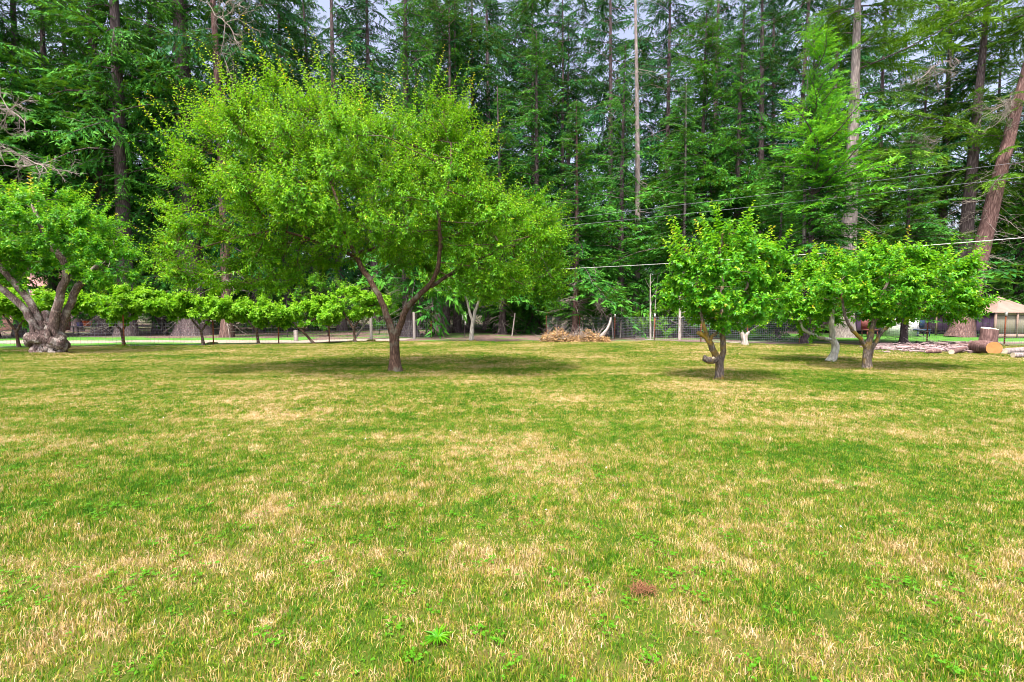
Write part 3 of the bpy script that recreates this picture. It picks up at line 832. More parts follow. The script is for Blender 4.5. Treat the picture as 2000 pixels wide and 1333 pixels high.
# ---- small pruned Y shaped tree
b = gnd(1455, 676); Y0 = b[1]
Q = lambda px, py, dy, r: rel(px, py, Y0 + dy, b, r)
limbs = [[(0, 0, -0.02, 0.16), Q(1454, 660, 0, 0.14), Q(1453, 655, 0, 0.12)],
         [Q(1452, 662, 0, 0.11), Q(1448, 648, 0, 0.1), Q(1442, 638, 0, 0.08), Q(1440, 620, 0, 0.06)],
         [Q(1456, 662, 0, 0.09), Q(1460, 652, 0, 0.07), Q(1463, 648, 0, 0.05)]]
broadleaf('pruned_tree', 'small pale Y shaped pruned tree stump with few leaves in front of the wire fence', 'tree', b, limbs, [(0.6, 0, 1.0, 0.35, 0.3, 0.2), (-0.3, 0, 1.5, 0.5, 0.4, 0.3)], 51, M['vine'], M['barkwhite'],
          n_attr=60, step=0.15, di=2, dk=0.25, n_shoot=60, K=8, ll=0.11, lw=0.06, sl=(0.2, 0.4))

# ---- young tree with white trunk behind the plum tree
b = gnd(920, 667); Y0 = b[1]
Q = lambda px, py, dy, r: rel(px, py, Y0 + dy, b, r)
limbs = [[(0, 0, -0.05, 0.13), Q(922, 640, 0, 0.11), Q(924, 622, 0, 0.1)],
         [Q(923, 628, 0, 0.08), Q(917, 608, 0, 0.07), Q(910, 585, 0, 0.06), Q(900, 560, 0, 0.04)],
         [Q(925, 625, 0, 0.1), Q(930, 600, 0, 0.08), Q(938, 585, 0, 0.06), Q(945, 550, 0, 0.04)]]
broadleaf('walnut_tree', 'young tree with whitish forked trunk behind the plum tree', 'tree', b, limbs, [(0, 0, 3.6, 2.2, 1.8, 1.5), (-1.6, 0, 3.2, 1.3, 1.2, 0.8), (1.2, 0, 3, 1.2, 1, 0.7)], 61, M['apple'], M['barkwhite'],
          n_attr=300, step=0.3, di=3, dk=0.45, n_shoot=1000, K=11, ll=0.15, lw=0.08, sl=(0.35, 0.7), base_t=0.4)

# ---- row of low umbrella shaped hazels along the fence
G_HAZ = 'low umbrella shaped bushes along the wire fence'
haz = [  # px, base y, crown half width px, top y, bottom y, label
    (30, 674, 85, 560, 622, 'low flat bush behind the gnarled tree at the left edge', 71),
    (236, 672, 88, 558, 628, 'widest low flat topped bush just right of the gnarled tree', 72),
    (392, 671, 74, 572, 630, 'low flat bush in front of the reddish trunk', 73),
    (500, 670, 58, 585, 636, 'low flat bush between the second and third fence posts', 74),
    (588, 669, 60, 590, 640, 'low flat bush on a grey stem leaning left of the brace', 75),
    (690, 668, 62, 560, 628, 'taller loose bush reaching behind the plum tree trunk', 76),
]
for px, py, hw, ty, by, lab, sd_ in haz:
    hw *= 1.12
    Y = np.interp(px, [0, 700], [22.3, 26.4]) - 0.4
    x = xat(px, Y); b = (x, Y, float(hz(x, Y)))
    s = Y / FPX
    zt = 1.5 + (615 - ty) * s; zb = 1.5 + (615 - by) * s
    zc = (zt + zb) / 2; hh = (zt - zb) / 2
    lean = 0.75 if px == 588 else 0.1
    limbs = [[(lean * .9, 0, -0.03, 0.07), (lean * 0.5, 0, 0.3, 0.06), (0.0, 0, 0.75, 0.06)],
             [(0, 0, 0.7, 0.05), (-0.35 * hw * s, 0, zc - 0.2, 0.04), (-0.7 * hw * s, 0, zc, 0.02)],
             [(0, 0, 0.7, 0.05), (0.35 * hw * s, 0, zc - 0.2, 0.04), (0.7 * hw * s, 0, zc, 0.02)]]
    crown = [(0, 0, zc, hw * s * 0.72, 0.9, hh * 0.8), (-hw * s * 0.6, 0, zc - 0.08, hw * s * 0.5, 0.8, hh * 0.7), (hw * s * 0.6, 0, zc - 0.08, hw * s * 0.5, 0.8, hh * 0.7)]
    broadleaf('hazel_bush', lab, 'bush', b, limbs, crown, sd_, M['vine'], M['barkplum'], n_attr=260, step=0.2, di=2.5, dk=0.3, n_shoot=int(11 * hw), K=9,
              ll=0.17, lw=0.12, sl=(0.22, 0.45), spires=(6, 0.4, 0.8, 0.0), group=G_HAZ, base_t=0.5, tip_t=0.9)

# ------------------------------------------------------------------ conifers
def branch_template(rng, L, hang, dens, nl=0.19, nw=0.075, gap=0.13):
    """a flat feathered spray along +x: needles as slim triangles plus a twig axis"""
    B = []; D = []; T = []
    droop = rng.uniform(0.12, 0.45)
    def axis(s): return np.array([s, 0.06 * L * math.sin(s * 2.1 / L * 2), -droop * s * s / L + 0.06 * s])
    s = 0.12 * L; side = 1
    while s < L:
        f = s / L
        tl = (0.34 * L * (1 - f) ** 0.75 * min(1, 0.45 + 2.2 * f) + 0.14) * rng.uniform(0.4, 1.4)
        a = side * R(rng.uniform(32, 78)); side = -side
        o = axis(s); d = np.array([math.cos(a), math.sin(a), -0.1])
        n = max(3, int(tl / 0.055 * dens))
        t = np.linspace(0.1, 1, n) * tl
        p = o + np.outer(t, d) + np.outer(t ** 2, [0, 0, -hang * 0.6 / max(tl, .3)])
        q = np.where(np.arange(n) % 2 == 0, 1.0, -1.0)[:, None]
        pr = np.array([-math.sin(a), math.cos(a), 0])
        dd = norm(d * 0.9 + pr * q * 0.75 + np.stack([np.zeros(n), np.zeros(n), rng.normal(-hang * 0.9, 0.45, n)], -1))
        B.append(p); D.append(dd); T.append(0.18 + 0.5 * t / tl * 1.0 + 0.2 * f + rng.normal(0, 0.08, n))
        s += gap * rng.uniform(0.5, 1.0) / max(dens, .4)
    B = np.concatenate(B); D = np.concatenate(D); T = np.concatenate(T); n = len(B)
    ln = nl * rng.uniform(0.7, 1.35, n)[:, None]; w = nw * rng.uniform(0.7, 1.3, n)[:, None]
    sd2 = norm(np.cross(D, np.array([0, 0, 1.0]) + rng.normal(0, 0.6, (n, 3))))
    V = np.stack([B - sd2 * w * 0.5, B + sd2 * w * 0.5, B + D * ln], 1).reshape(-1, 3)
    F = np.arange(n)[:, None] * 3 + np.array([[0, 1, 2]])
    ax = np.array([axis(q) for q in np.linspace(0, L * 0.96, 6)])
    return V, F, np.repeat(np.clip(T, 0, 1), 3), ax

def conifer_crown(name, seed, H, z0, rmax, nb, hang, dens, foli, shape=0.8, L0=2.6, dead=0, ntemp=12, up=0.0, gap=0.13, nl=0.19, nw=0.075, clump=0.0):
    """crown mesh for a tree of height H, first live branch at z0"""
    rng = np.random.default_rng(seed)
    tp = [branch_template(rng, L0, hang, dens, nl, nw, gap) for _ in range(ntemp)]
    g = G()
    pa, pb_, pc = rng.uniform(0, 6.28, 3)
    for i in range(nb):
        f = (i + rng.uniform(0, 1)) / nb
        z = z0 + (H - z0) * f ** 0.95
        if clump and rng.uniform() < clump and math.sin(z * 1.9 + seed) > 0.2: continue
        rr = rmax * max(0.12, (1 - f) ** shape) * min(1, 0.55 + 2.5 * f) * rng.uniform(0.4, 1.3)
        az = i * 2.4 + rng.normal(0, 0.7)
        rr *= 1 + 0.3 * math.sin(az + pa) + 0.28 * math.sin(z * 1.1 + pb_ + az) + 0.2 * math.sin(z * 0.37 + pc)
        k = rr / L0
        el = up + R(rng.normal(-4, 14)) + f * 0.4
        V, F, T, ax = tp[rng.integers(0, ntemp)]
        ce, se = math.cos(el), math.sin(el); ca, sa = math.cos(az), math.sin(az)
        roll = rng.normal(0, 0.45)
        S = np.array([[1, 0, 0], [0, math.cos(roll), -math.sin(roll)], [0, math.sin(roll), math.cos(roll)]])
        A = np.array([[ca, -sa, 0], [sa, ca, 0], [0, 0, 1]]) @ np.array([[ce, 0, -se], [0, 1, 0], [se, 0, ce]]) @ S
        kk = max(k, 0.45)
        V2 = (V * np.array([k, kk * 0.9, kk])) @ A.T + np.array([0, 0, z])
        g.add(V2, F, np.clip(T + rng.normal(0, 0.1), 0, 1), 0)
        a2 = (ax * np.array([k, kk, kk])) @ A.T + np.array([0, 0, z])
        tube(g, a2, np.linspace(0.035, 0.008, 6) * (0.6 + 0.5 * k), 3, mi=1, cap=False)
    for i in range(dead):
        z = rng.uniform(z0 * 0.25, z0 * 1.15 + 1); az = rng.uniform(0, 6.28); L = rng.uniform(0.7, 2.2)
        d = np.array([math.cos(az), math.sin(az), rng.uniform(-0.5, 0.15)])
        pts = np.array([np.array([0, 0, z]) + d * L * t + np.array([0, 0, -0.25 * L * t * t]) + rng.normal(0, 0.03, 3) for t in np.linspace(0, 1, 5)])
        tube(g, pts, np.linspace(0.022, 0.005, 5), 3, mi=2, cap=False)
        for q in range(4):
            s = pts[1 + q % 4]; e = s + norm(d + rng.normal(0, 0.7, 3)) * L * 0.35
            tube(g, [s, (s + e) / 2 + rng.normal(0, .03, 3), e], [0.009, 0.007, 0.003], 3, mi=2, cap=False)
    return g.mesh(name, [foli, M['bark'], M['twig']], smooth=False)

CR = {
    'dense': conifer_crown('conifer_crown', 101, 34, 2.0, 4.8, 270, 0.6, 1.0, M['fir'], dead=40, shape=0.45, L0=3.0),
    'dense2': conifer_crown('conifer_crown', 102, 32, 1.4, 4.3, 250, 0.8, 1.0, M['fir'], dead=34, shape=0.45, L0=3.0),
    'tall': conifer_crown('conifer_crown', 103, 39, 5.5, 4.1, 135, 0.8, 1.1, M['firblue'], dead=44, shape=0.3, L0=2.6),
    'tall2': conifer_crown('conifer_crown', 104, 39, 3.5, 3.9, 140, 0.9, 1.1, M['firblue'], dead=40, shape=0.28, L0=2.4),
    'sparse': conifer_crown('conifer_crown', 105, 39, 9.0, 3.8, 110, 0.7, 1.05, M['firblue'], dead=50, shape=0.25, L0=2.4),
    'mid': conifer_crown('conifer_crown', 106, 21, 1.8, 4.0, 210, 0.5, 1.0, M['fir'], dead=24, shape=0.65, L0=2.4),
    'olive': conifer_crown('conifer_crown', 110, 22, 3.5, 4.6, 150, 0.3, 1.0, M['firolive'], dead=30, shape=0.4, L0=3.0, nl=0.2, nw=0.06),
    'young': conifer_crown('conifer_crown', 107, 17, 6.0, 2.7, 150, 0.15, 1.1, M['firyoung'], dead=12, shape=0.5, L0=2.2, up=0.35, nw=0.055, nl=0.16),
    'pine': conifer_crown('conifer_crown', 108, 30, 10.0, 4.8, 100, 0.5, 1.25, M['firolive'], dead=60, shape=0.2, L0=3.2, up=0.12, clump=0.4, nl=0.19, nw=0.05),
    'dense_b': conifer_crown('conifer_crown', 121, 33, 2.6, 4.9, 235, 0.75, 1.0, M['fir'], dead=40, shape=0.5, L0=3.2),
    'tall_b': conifer_crown('conifer_crown', 123, 39, 5.0, 4.2, 120, 0.5, 1.1, M['firblue'], dead=60, shape=0.35, L0=2.8, up=0.1),
    'mid_b': conifer_crown('conifer_crown', 126, 21, 2.6, 3.7, 175, 0.75, 1.0, M['fir'], dead=30, shape=0.8, L0=2.6),
    'snag': conifer_crown('conifer_crown', 109, 30, 27.0, 0.8, 6, 0.3, 0.6, M['fir'], dead=60, L0=2.0),
}
CRH = {'dense_b': 33, 'tall_b': 39, 'mid_b': 21, 'dense': 34, 'dense2': 32, 'tall': 39, 'tall2': 39, 'sparse': 39, 'mid': 21, 'olive': 22, 'young': 17, 'pine': 30, 'snag': 30}

def conifer(px, Y, w_px, kind, hs, label, barkm='bark', lean=0.0, rz=0.0, cs=1.0, name='fir_tree', leany=0.0):
    x = xat(px, Y); rb = w_px * (1.25 if Y > 35 else 1) * Y / FPX / 2
    root = tag(empty(name, (x, Y, float(hz(x, Y)))), label, 'tree', 'conifers of the forest behind the lawn')
    root.rotation_euler = (leany, lean, 0)
    kind = {'dense': ('dense', 'dense_b'), 'tall': ('tall', 'tall_b'), 'mid': ('mid', 'mid_b')}.get(kind, (kind,))[int(abs(px)) % 2 if kind in ('dense', 'tall', 'mid') else 0]
    H = CRH[kind] * hs
    rng = np.random.default_rng(abs(int(px * 7 + Y * 13)) % 99991)
    n = 26
    t = np.linspace(0, 1, n)
    z = H * t ** 1.3
    sw = rng.uniform(-1, 1, 4)
    pts = np.stack([0.12 * sw[0] * np.sin(3 * t + sw[2]) * H / 10, 0.12 * sw[1] * np.sin(3 * t + sw[3]) * H / 10, z], -1)
    pts[:, :2] -= pts[0, :2]
    pts[0, 2] = -0.15
    r = rb * (1 - t ** 1.2 * 0.93) + 0.01
    r[0] *= 1.5; r[1] *= 1.22; r[2] *= 1.06
    g = G(); tube(g, pts, r, 12, rough=0.06, seed=int(px))
    g.obj('trunk', M[barkm], root)
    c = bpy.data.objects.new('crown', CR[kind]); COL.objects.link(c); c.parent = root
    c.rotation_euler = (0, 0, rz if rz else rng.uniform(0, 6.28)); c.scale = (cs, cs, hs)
    return root

T = [
    # left block
    (-130, 30, 22, 'dense', 1.0, 'dark fir beyond the left edge whose skirts hang into the frame'),
    (-20, 33, 20, 'dense2', 1.1, 'drooping fir at the far left edge above the old gnarled tree'),
    (38, 34, 20, 'dense', 1.05, 'fir whose dark foot shows just left of the gnarled tree'),
    (105, 38, 14, 'dense2', 1.15, 'fir whose slim grey trunk shows above the gnarled tree crown'),
    (150, 44, 12, 'tall', 1.0, 'tall fir rising behind the wheelbarrow and orange tub'),
    (198, 36, 24, 'dense2', 1.1, 'thick fir trunk standing just right of the orange tub'),
    (246, 34, 30, 'dense', 1.2, 'broad fir trunk behind the first rusty fence post'),
    (310, 39, 16, 'dense', 1.1, 'drooping fir between the first and second rusty posts'),
    (378, 36, 42, 'dense2', 1.25, 'thickest dark trunk on the left, behind the second rusty post'),
    (442, 33, 19, 'tall2', 1.0, 'straight reddish trunk standing at the pale track'),
    (506, 41, 14, 'tall', 0.95, 'dark fir right of the reddish trunk'),
    (560, 46, 12, 'tall', 1.0, 'tall thin fir rising above the left half of the plum tree'),
    (610, 50, 12, 'sparse', 1.0, 'sparse tall fir above the plum tree top'),
    (668, 45, 13, 'tall2', 1.05, 'tall fir whose dark trunk stands left of the centre gap'),
    (735, 47, 13, 'sparse', 1.05, 'tall fir with dark trunk above the middle of the plum crown'),
    (800, 34, 26, 'mid', 1.3, 'thick dark trunk seen through the fork of the plum tree'),
    (818, 49, 11, 'tall', 0.95, 'slim fir beyond the thick trunk at the plum fork'),
    (856, 46, 13, 'sparse', 0.95, 'tall fir whose straight trunk rises over the plum tree shoulder'),
    (870, 40, 12, 'tall2', 0.7, 'leftmost of the dark trunks behind the whitish forked tree'),
    (893, 41, 12, 'mid', 1.3, 'second dark trunk left of the whitish forked tree'),
    (914, 43, 12, 'tall', 0.8, 'dark trunk directly behind the whitish forked tree'),
    (952, 48, 12, 'tall2', 1.0, 'bushy topped fir rising right of the plum tree peak'),
    (980, 38, 11, 'mid', 0.9, 'low fir right of the whitish forked tree'),
    (1034, 50, 9, 'sparse', 1.0, 'thin fir with nearly bare top near the picture centre'),
    (1046, 40, 14, 'mid', 1.15, 'dark trunk left of the dry brush pile'),
    (1088, 45, 8, 'sparse', 0.9, 'pencil thin fir above the brush pile'),
    (1122, 33, 12, 'mid', 0.75, 'reddish trunk rising behind the dry brush pile'),
    (1118, 47, 11, 'tall', 0.75, 'dense dark fir above and behind the brush pile'),
    (1186, 44, 11, 'tall2', 1.0, 'tall fir left of the bare pale snag'),
    (1215, 36, 12, 'mid', 1.0, 'feathery fir below the bare pale snag'),
    (1300, 42, 12, 'tall2', 0.85, 'dark fir right of the bare pale snag'),
    (1330, 33, 8, 'mid', 0.8, 'pale slender trunk behind the left side of the small pear tree'),
    (1372, 40, 11, 'dense', 0.8, 'broad feathery fir behind the pear tree'),
    (1440, 38, 13, 'mid', 1.25, 'dark trunked fir above the pear tree top'),
    (1475, 45, 13, 'tall', 1.0, 'tall fir right of the pear tree top'),
    (1520, 30, 8, 'mid', 0.55, 'thin pale trunk between the pear tree and the white footed tree'),
    (1612, 44, 12, 'sparse', 0.9, 'dark fir directly left of the great pale trunk'),
    (1720, 46, 11, 'sparse', 0.9, 'sparse fir between the great pale trunk and the purple trunk'),
    (1767, 24, 12, 'mid', 0.001, ''),
    (1832, 40, 14, 'sparse', 0.85, 'slim mauve trunk standing left of the tall dark leaning trunk'),
    (1548, 48, 12, 'tall', 1.1, 'tall fir closing the gap left of the bright young fir'),
    (1395, 49, 12, 'tall2', 1.1, 'tall fir directly above the pear tree further back'),
    (1500, 52, 11, 'sparse', 1.05, 'farthest thin fir between the pear tree top and the bright young fir'),
    (1790, 39, 12, 'olive', 0.95, 'olive green fir behind the apple tree'),
    (1990, 38, 13, 'olive', 0.9, 'olive fir whose low boughs hang over the beige canopy'),
    (1705, 44, 12, 'olive', 0.6, 'bushy olive fir just right of the great pale trunk'),
    (2040, 36, 16, 'mid', 1.2, 'fir at the far right edge behind the beige canopy'),
    (1930, 48, 10, 'tall2', 0.8, 'far fir between the two big trunks on the right'),
]
red = {442, 1122}
pale = {1330, 1520}
for px, Y, w, k, hs_, lab in T:
    if not lab: continue
    conifer(px, Y, w, k, hs_, lab, 'barkred' if px in red else 'barkpale' if px in pale else 'bark')
conifer(1240, 37, 11, 'snag', 1.1, 'tall bare pale dead snag rising through the middle of the forest', 'barkpale', name='dead_snag')
conifer(1573, 26, 9, 'young', 1.0, 'bright green young fir on a thin pinkish trunk left of the great pale trunk', 'barkpale', cs=1.0)
conifer(1650, 33, 33, 'pine', 1.0, 'great pale barked pine trunk in the right half of the forest', 'barkpale', name='pine_tree')
conifer(1872, 36, 22, 'pine', 1.05, 'tall dark mauve pine leaning slightly right near the right edge', 'bark', lean=R(2.5), name='pine_tree')
conifer(1878, 33, 34, 'pine', 1.0, 'massive reddish brown pine leaning right over the beige canopy', 'barkred', lean=R(11.5), name='pine_tree', rz=0.7)
conifer(1573.5, 26, 15, 'mid', 0.62, 'mauve trunk behind the wire fence left of the white footed tree', 'bark')
conifer(1767, 24.5, 12, 'mid', 0.5, 'dark short trunk behind the apple tree in front of the white boxes', 'bark')

# far wood that reads as one mass
rng = np.random.default_rng(77)
src = []
for k in ('dense', 'dense2', 'mid', 'dense_b'):
    me = CR[k]
    o = bpy.data.objects.new('far_conifer', me); src.append(o)
P = []; S = []
for row, (Y, hsc) in enumerate(((52, 0.5), (60, 0.6), (72, 0.65), (88, 0.75))):
    for x in np.arange(-Y * 1.35, Y * 1.35, 3.4):
        if rng.uniform() < 0.12: continue
        P.append((x + rng.normal(0, 1.2), Y + rng.normal(0, 2.5), 0)); s = hsc * rng.uniform(0.7, 1.1); S.append((s * 1.1, s * 1.1, s * 0.9))
for Y, n_, k0, k1 in ((41, 16, .16, .28), (46, 30, .2, .36), (50, 34, .3, .45)):
    for k in range(n_):
        px = rng.uniform(-200, 2200)
        if Y < 49 and (640 < px < 1010 or 1640 < px < 2000 or px < 300): continue
        q_ = rng.uniform(k0, k1); P.append((xat(px, Y + rng.normal(0, 1.2)), Y + rng.normal(0, 1.2), 0)); S.append((q_ * 1.2, q_ * 1.2, q_))
Rr = np.zeros((len(P), 3)); Rr[:, 2] = rng.uniform(0, 6.28, len(P))
scatter_gn('distant_forest', P, Rr, S, src, 'far conifers standing dense behind the nearer trunks', 'forest')
P = []; S = []
for px in np.arange(150, 1800, 45):
    Y = rng.uniform(55, 66); P.append((xat(px + rng.normal(0, 14), Y), Y, 0)); q_ = rng.uniform(.9, 1.15); S.append((1.0, 1.0, q_))
Rr = np.zeros((len(P), 3)); Rr[:, 2] = rng.uniform(0, 6.28, len(P))
scatter_gn('distant_forest', P, Rr, S, [bpy.data.objects.new('far_conifer', CR[k]) for k in ('tall', 'tall2')], 'tops of far tall firs speckling the sky behind the nearer trees', 'forest')

# ------------------------------------------------------------------ fence
def fence(name, label, i0, i1, tops, wh, spacing, posts_skip=(), capwhite=(), double=1):
    root = tag(empty(name, (FX[i0], FY[i0], 0)), label, 'fence')
    o0 = np.array([FX[i0], FY[i0], 0])
    for i in range(i0, i1 + 1):
        if i in posts_skip: continue
        p = np.array([FX[i], FY[i], float(hz(FX[i], FY[i]))]) - o0
        h = tops.get(i, 1.5)
        g = G()
        # T shaped steel post with studs
        box(g, p + [0, 0, h / 2], (0.06, 0.012, h)); box(g, p + [0, 0.026, h / 2], (0.012, 0.04, h))
        for q in range(int(h / 0.12)): box(g, p + [0, -0.011, 0.1 + q * 0.12], (0.02, 0.012, 0.025))
        po = g.obj('post', M['rust'], root)
        if i in capwhite:
            g = G(); box(g, p + [0, 0, h + 0.03], (0.075, 0.07, 0.2 if i not in (17,) else 0.3)); g.obj('post_cap', M['white'], root)
    g = G()
    for i in range(i0, i1):
        a = np.array([FX[i], FY[i], 0]) - o0; c = np.array([FX[i + 1], FY[i + 1], 0]) - o0
        L = np.linalg.norm(c - a); n = int(L / spacing)
        for k in range(n + 1):
            p = a + (c - a) * k / max(n, 1); p = p + [0, -0.035, 0]
            tube(g, [p + [0, 0, 0.02], p + [0, 0, wh]], 0.0035, 3, cap=False)
        for z in np.arange(0.03, wh + 0.01, spacing):
            tube(g, [a + [0, -0.038, z], (a + c) / 2 + [0, -0.038, z - 0.01], c + [0, -0.038, z]], 0.0035, 3, cap=False)
    w = g.obj('wire_mesh', M['wire'], root)
    return root
fence('wire_fence', 'wire mesh fence on rusty posts along the pale track on the left', 1, 6, {2: 1.55, 3: 1.5, 4: 1.3, 5: 1.2, 6: 1.1}, 1.2, 0.15)
fence('wire_fence', 'wire mesh fence with orange brown posts in front of the dark wood right of centre', 7, 13, {i: 1.42 for i in range(7, 14)}, 1.38, 0.1, capwhite=(9, 10, 11, 12))
fence('wire_fence', 'wire mesh fence with white capped posts behind the cut logs on the right', 14, 18, {15: 1.42, 16: 1.5, 14: 1.4, 17: 1.4}, 1.25, 0.1, capwhite=(15, 16), posts_skip=(14, 18))

def wooden_post(px, py_top, py_base, r, label, name='wooden_post', lean=None, m='postwood', cat='post'):
    b0 = gnd(px, py_base)
    x0, Y = b0[0], b0[1]
    h = at(px, py_top, Y)[2]
    top = np.array([0, 0, h]) if lean is None else np.array([xat(lean, Y) - x0, 0.1, h])
    g = G(); q = resample([(0, 0, -0.05, r), (*(top / 2 + [0.01, 0, 0]), r * .95), (*top, r * .9)], 0.2)
    tube(g, q[:, :3], q[:, 3], 10, rough=0.05, seed=int(px))
    o = g.obj(name, M[m], None, loc=b0)
    return tag(o, label, cat)
wooden_post(725, 612, 666, 0.085, 'upright weathered grey wooden post left of the plum trunk')
wooden_post(688, 618, 668, 0.06, 'weathered plank leaning against the grey wooden post', 'leaning_brace', lean=722, cat='plank')
wooden_post(809, 610, 662, 0.09, 'pinkish grey wooden post seen right of the plum trunk')
wooden_post(578, 645, 665, 0.13, 'short grey stub post under the low bush', 'short_post')
wooden_post(1000, 612, 656, 0.05, 'slim white birch pole standing behind the whitish forked tree', 'birch_pole', lean=1006, m='barkwhite', cat='pole')
wooden_post(1100, 626, 650, 0.05, 'short pale stake poking out behind the brush pile', 'stake', lean=1097, m='barkwhite', cat='stake')
def sapling(px, ty, by, Y, r, lean, label):
    x = xat(px, Y); h = at(px, ty, Y)[2]; dx = lean * Y / FPX
    g = G()
    q = resample([(0, 0, -0.05, r), (dx * .3, 0, h * .35, r * .85), (dx * .55, 0.05, h * .7, r * .6), (dx, 0, h, r * .3)], .3)
    tube(g, q[:, :3], q[:, 3], 7, rough=.08, seed=int(px))
    rng = np.random.default_rng(int(px))
    for k in range(7):
        z = rng.uniform(.35, .95); p = q[int(z * (len(q) - 1)), :3]; d = norm(np.array([rng.normal(), rng.normal(), .4])) * rng.uniform(.3, .8)
        tube(g, [p, p + d * .6, p + d + [0, 0, .1]], [r * .3, r * .2, r * .1], 3, cap=False)
    return tag(g.obj('sapling', M['barkwhite'], None, loc=(x, Y, 0)), label, 'sapling', 'bare pale saplings in front of the dark wood')
sapling(1212, 580, 655, 32.5, 0.06, 4, 'pale bare sapling second from the left behind the orange brown posts')
sapling(1198, 610, 655, 31.5, 0.045, -5, 'shortest pale sapling leaning left beside the orange brown post')
sapling(1271, 535, 655, 31.0, 0.065, -2, 'tallest white bare sapling near the lying boards')
sapling(1277, 538, 655, 32.0, 0.045, 7, 'thin bare sapling directly right of the tallest white sapling')
sapling(1328, 560, 662, 29.5, 0.1, 0, 'thick grey bare stem left of the small pear tree')

# birdhouse like white box
b0 = at(908, 640, 33)
o = empty('nest_box', (b0[0], 33 - 0.25, 1.2))
g = G(); box(g, (0, 0, .1), (.3, .2, .35)); beam(g, (-.2, 0, .3), (0.02, 0, .38), .3, .03); beam(g, (0, 0, .38), (.2, 0, .3), .3, .03); g.obj('house', M['white'], o)
g = G(); tube(g, [(0, -.1, .12), (0, -.115, .12)], [.04, .04], 10); g.obj('entrance_hole', M['black'], o)
g = G(); box(g, (0.06, 0, -.25), (.1, .12, .3)); g.obj('bracket', M['white'], o)
g = G(); tube(g, [(0, 0.14, -1.25), (0, .14, .2)], [.03, .03], 8); g.obj('pole', M['bark'], o)
tag(o, 'small pale nest box left of the whitish forked tree', 'nest box')

# ---- dry brush pile with curved white limb
b0 = gnd(1118, 668)
rng = np.random.default_rng(31)
g = G()
for cx, cw, ch, nn in ((-1.25, 0.5, 0.6, 1), (-.7, .5, .75, 1), (-.1, .5, .4, 1), (.35, .5, .35, 1), (.85, .45, .65, 1), (1.25, .5, .45, 1), (1.7, .4, .2, 1)):
    n = 420
    d = norm(rng.normal(0, 1, (n, 3))); r_ = rng.uniform(0, 1, n) ** .4
    p = np.array([cx, 0, 0.05]) + d * r_[:, None] * [cw, .6, ch]; p[:, 2] = np.abs(p[:, 2])
    dd = norm(rng.normal(0, 1, (n, 3)) + d * .8)
    leaves(g, p, dd, norm(rng.normal(0, 1, (n, 3))), rng.uniform(.07, .2, n), rng.uniform(.02, .06, n), rng.uniform(0, 1, n), .5, .3)
for k in range(130):
    p = np.array([rng.uniform(-1.6, 1.6), rng.uniform(-.4, .4), rng.uniform(.0, .4)]); d = norm(np.array([rng.normal(), rng.normal() * .4, rng.uniform(0, 1.1)])) * rng.uniform(.4, 1.0)
    tube(g, [p, p + d * .5 + rng.normal(0, .05, 3), p + d], [.014, .01, .004], 3, mi=1, cap=False)
tag(g.obj('brush_pile', [M['straw'], M['twig']], None, smooth=False, loc=b0), 'heap of dry tan leafy brush at the edge of the wood', 'brush pile')
g = G(); q = resample([(0, 0, .05, .075), (.6, 0, .25, .085), (.95, 0, .6, .08), (1.15, 0, 1.0, .07), (1.2, 0, 1.35, .06)], .12)
tube(g, q[:, :3], q[:, 3], 10, rough=.05); b1 = gnd(1152, 666)
tag(g.obj('curved_limb', M['barkwhite'], None, loc=b1), 'curved white tusk like limb rising from the right end of the brush pile', 'branch')
# bare dead branches hanging above the pile
def dead_tangle(px, py, Y, L, n, label, seed, dirs=(0, -0.2)):
    rng = np.random.default_rng(seed); g = G(); c = at(px, py, Y)
    def grow(p, d, L, r, lev):
        k = 5; pts = [p]
        for i in range(k):
            d = norm(d + rng.normal(0, .22, 3)); pts.append(pts[-1] + d * L / k)
        tube(g, pts, np.linspace(r, r * .4, k + 1), 4, cap=False)
        if lev:
            for i in range(1, k + 1):
                for _ in range(1 if lev > 1 else 2):
                    grow(pts[i], norm(d + rng.normal(0, .8, 3)), L * .5, r * .5, lev - 1)
    for k in range(n):
        grow(np.zeros(3), norm(np.array([rng.normal() + dirs[0], rng.normal() * .5, rng.normal() * .6 + dirs[1]])), L * rng.uniform(.6, 1.1), .03, 2)
    return tag(g.obj('dead_branch', M['twig'], None, loc=c), label, 'branch')
dead_tangle(1165, 588, 31, 1.7, 6, 'bare tangled dead branches hanging above the brush pile', 5, (0.6, -.2))
dead_tangle(1128, 590, 32, 1.3, 4, 'bare twiggy limb beside the reddish trunk over the brush pile', 6, (-.2, .2))
dead_tangle(18, 215, 24, 1.6, 5, 'bare pale curling twigs at the far left edge high up', 7, (-.2, 0))
dead_tangle(70, 320, 23, 1.5, 5, 'bare pale curling twigs just above the gnarled tree crown', 8, (.4, 0))
dead_tangle(440, 45, 27, 2.4, 5, 'bare lichen covered twigs above the plum tree top', 9, (.4, 0))
# boards on the ground
g = G(); beam(g, gnd(1222, 657), gnd(1275, 659), .14, .06); tag(g.obj('board', M['postwood']), 'longer weathered board lying behind the fence', 'board')
g = G(); beam(g, gnd(1242, 662), gnd(1278, 664), .12, .05); tag(g.obj('board', M['postwood']), 'shorter weathered board lying nearest the fence', 'board')

dead_tangle(1822, 130, 32, 1.5, 6, 'uppermost hanging tangle of dead lichened twigs between the right hand trunks', 13, (0, -1.1))
dead_tangle(1806, 262, 32, 1.4, 6, 'second hanging tangle of dead lichened twigs lower in the right hand boughs', 14, (-.3, -1.1))
dead_tangle(1973, 205, 32, 1.5, 7, 'pale twiggy tangle clinging to the massive leaning pine', 15, (-.4, -.3))

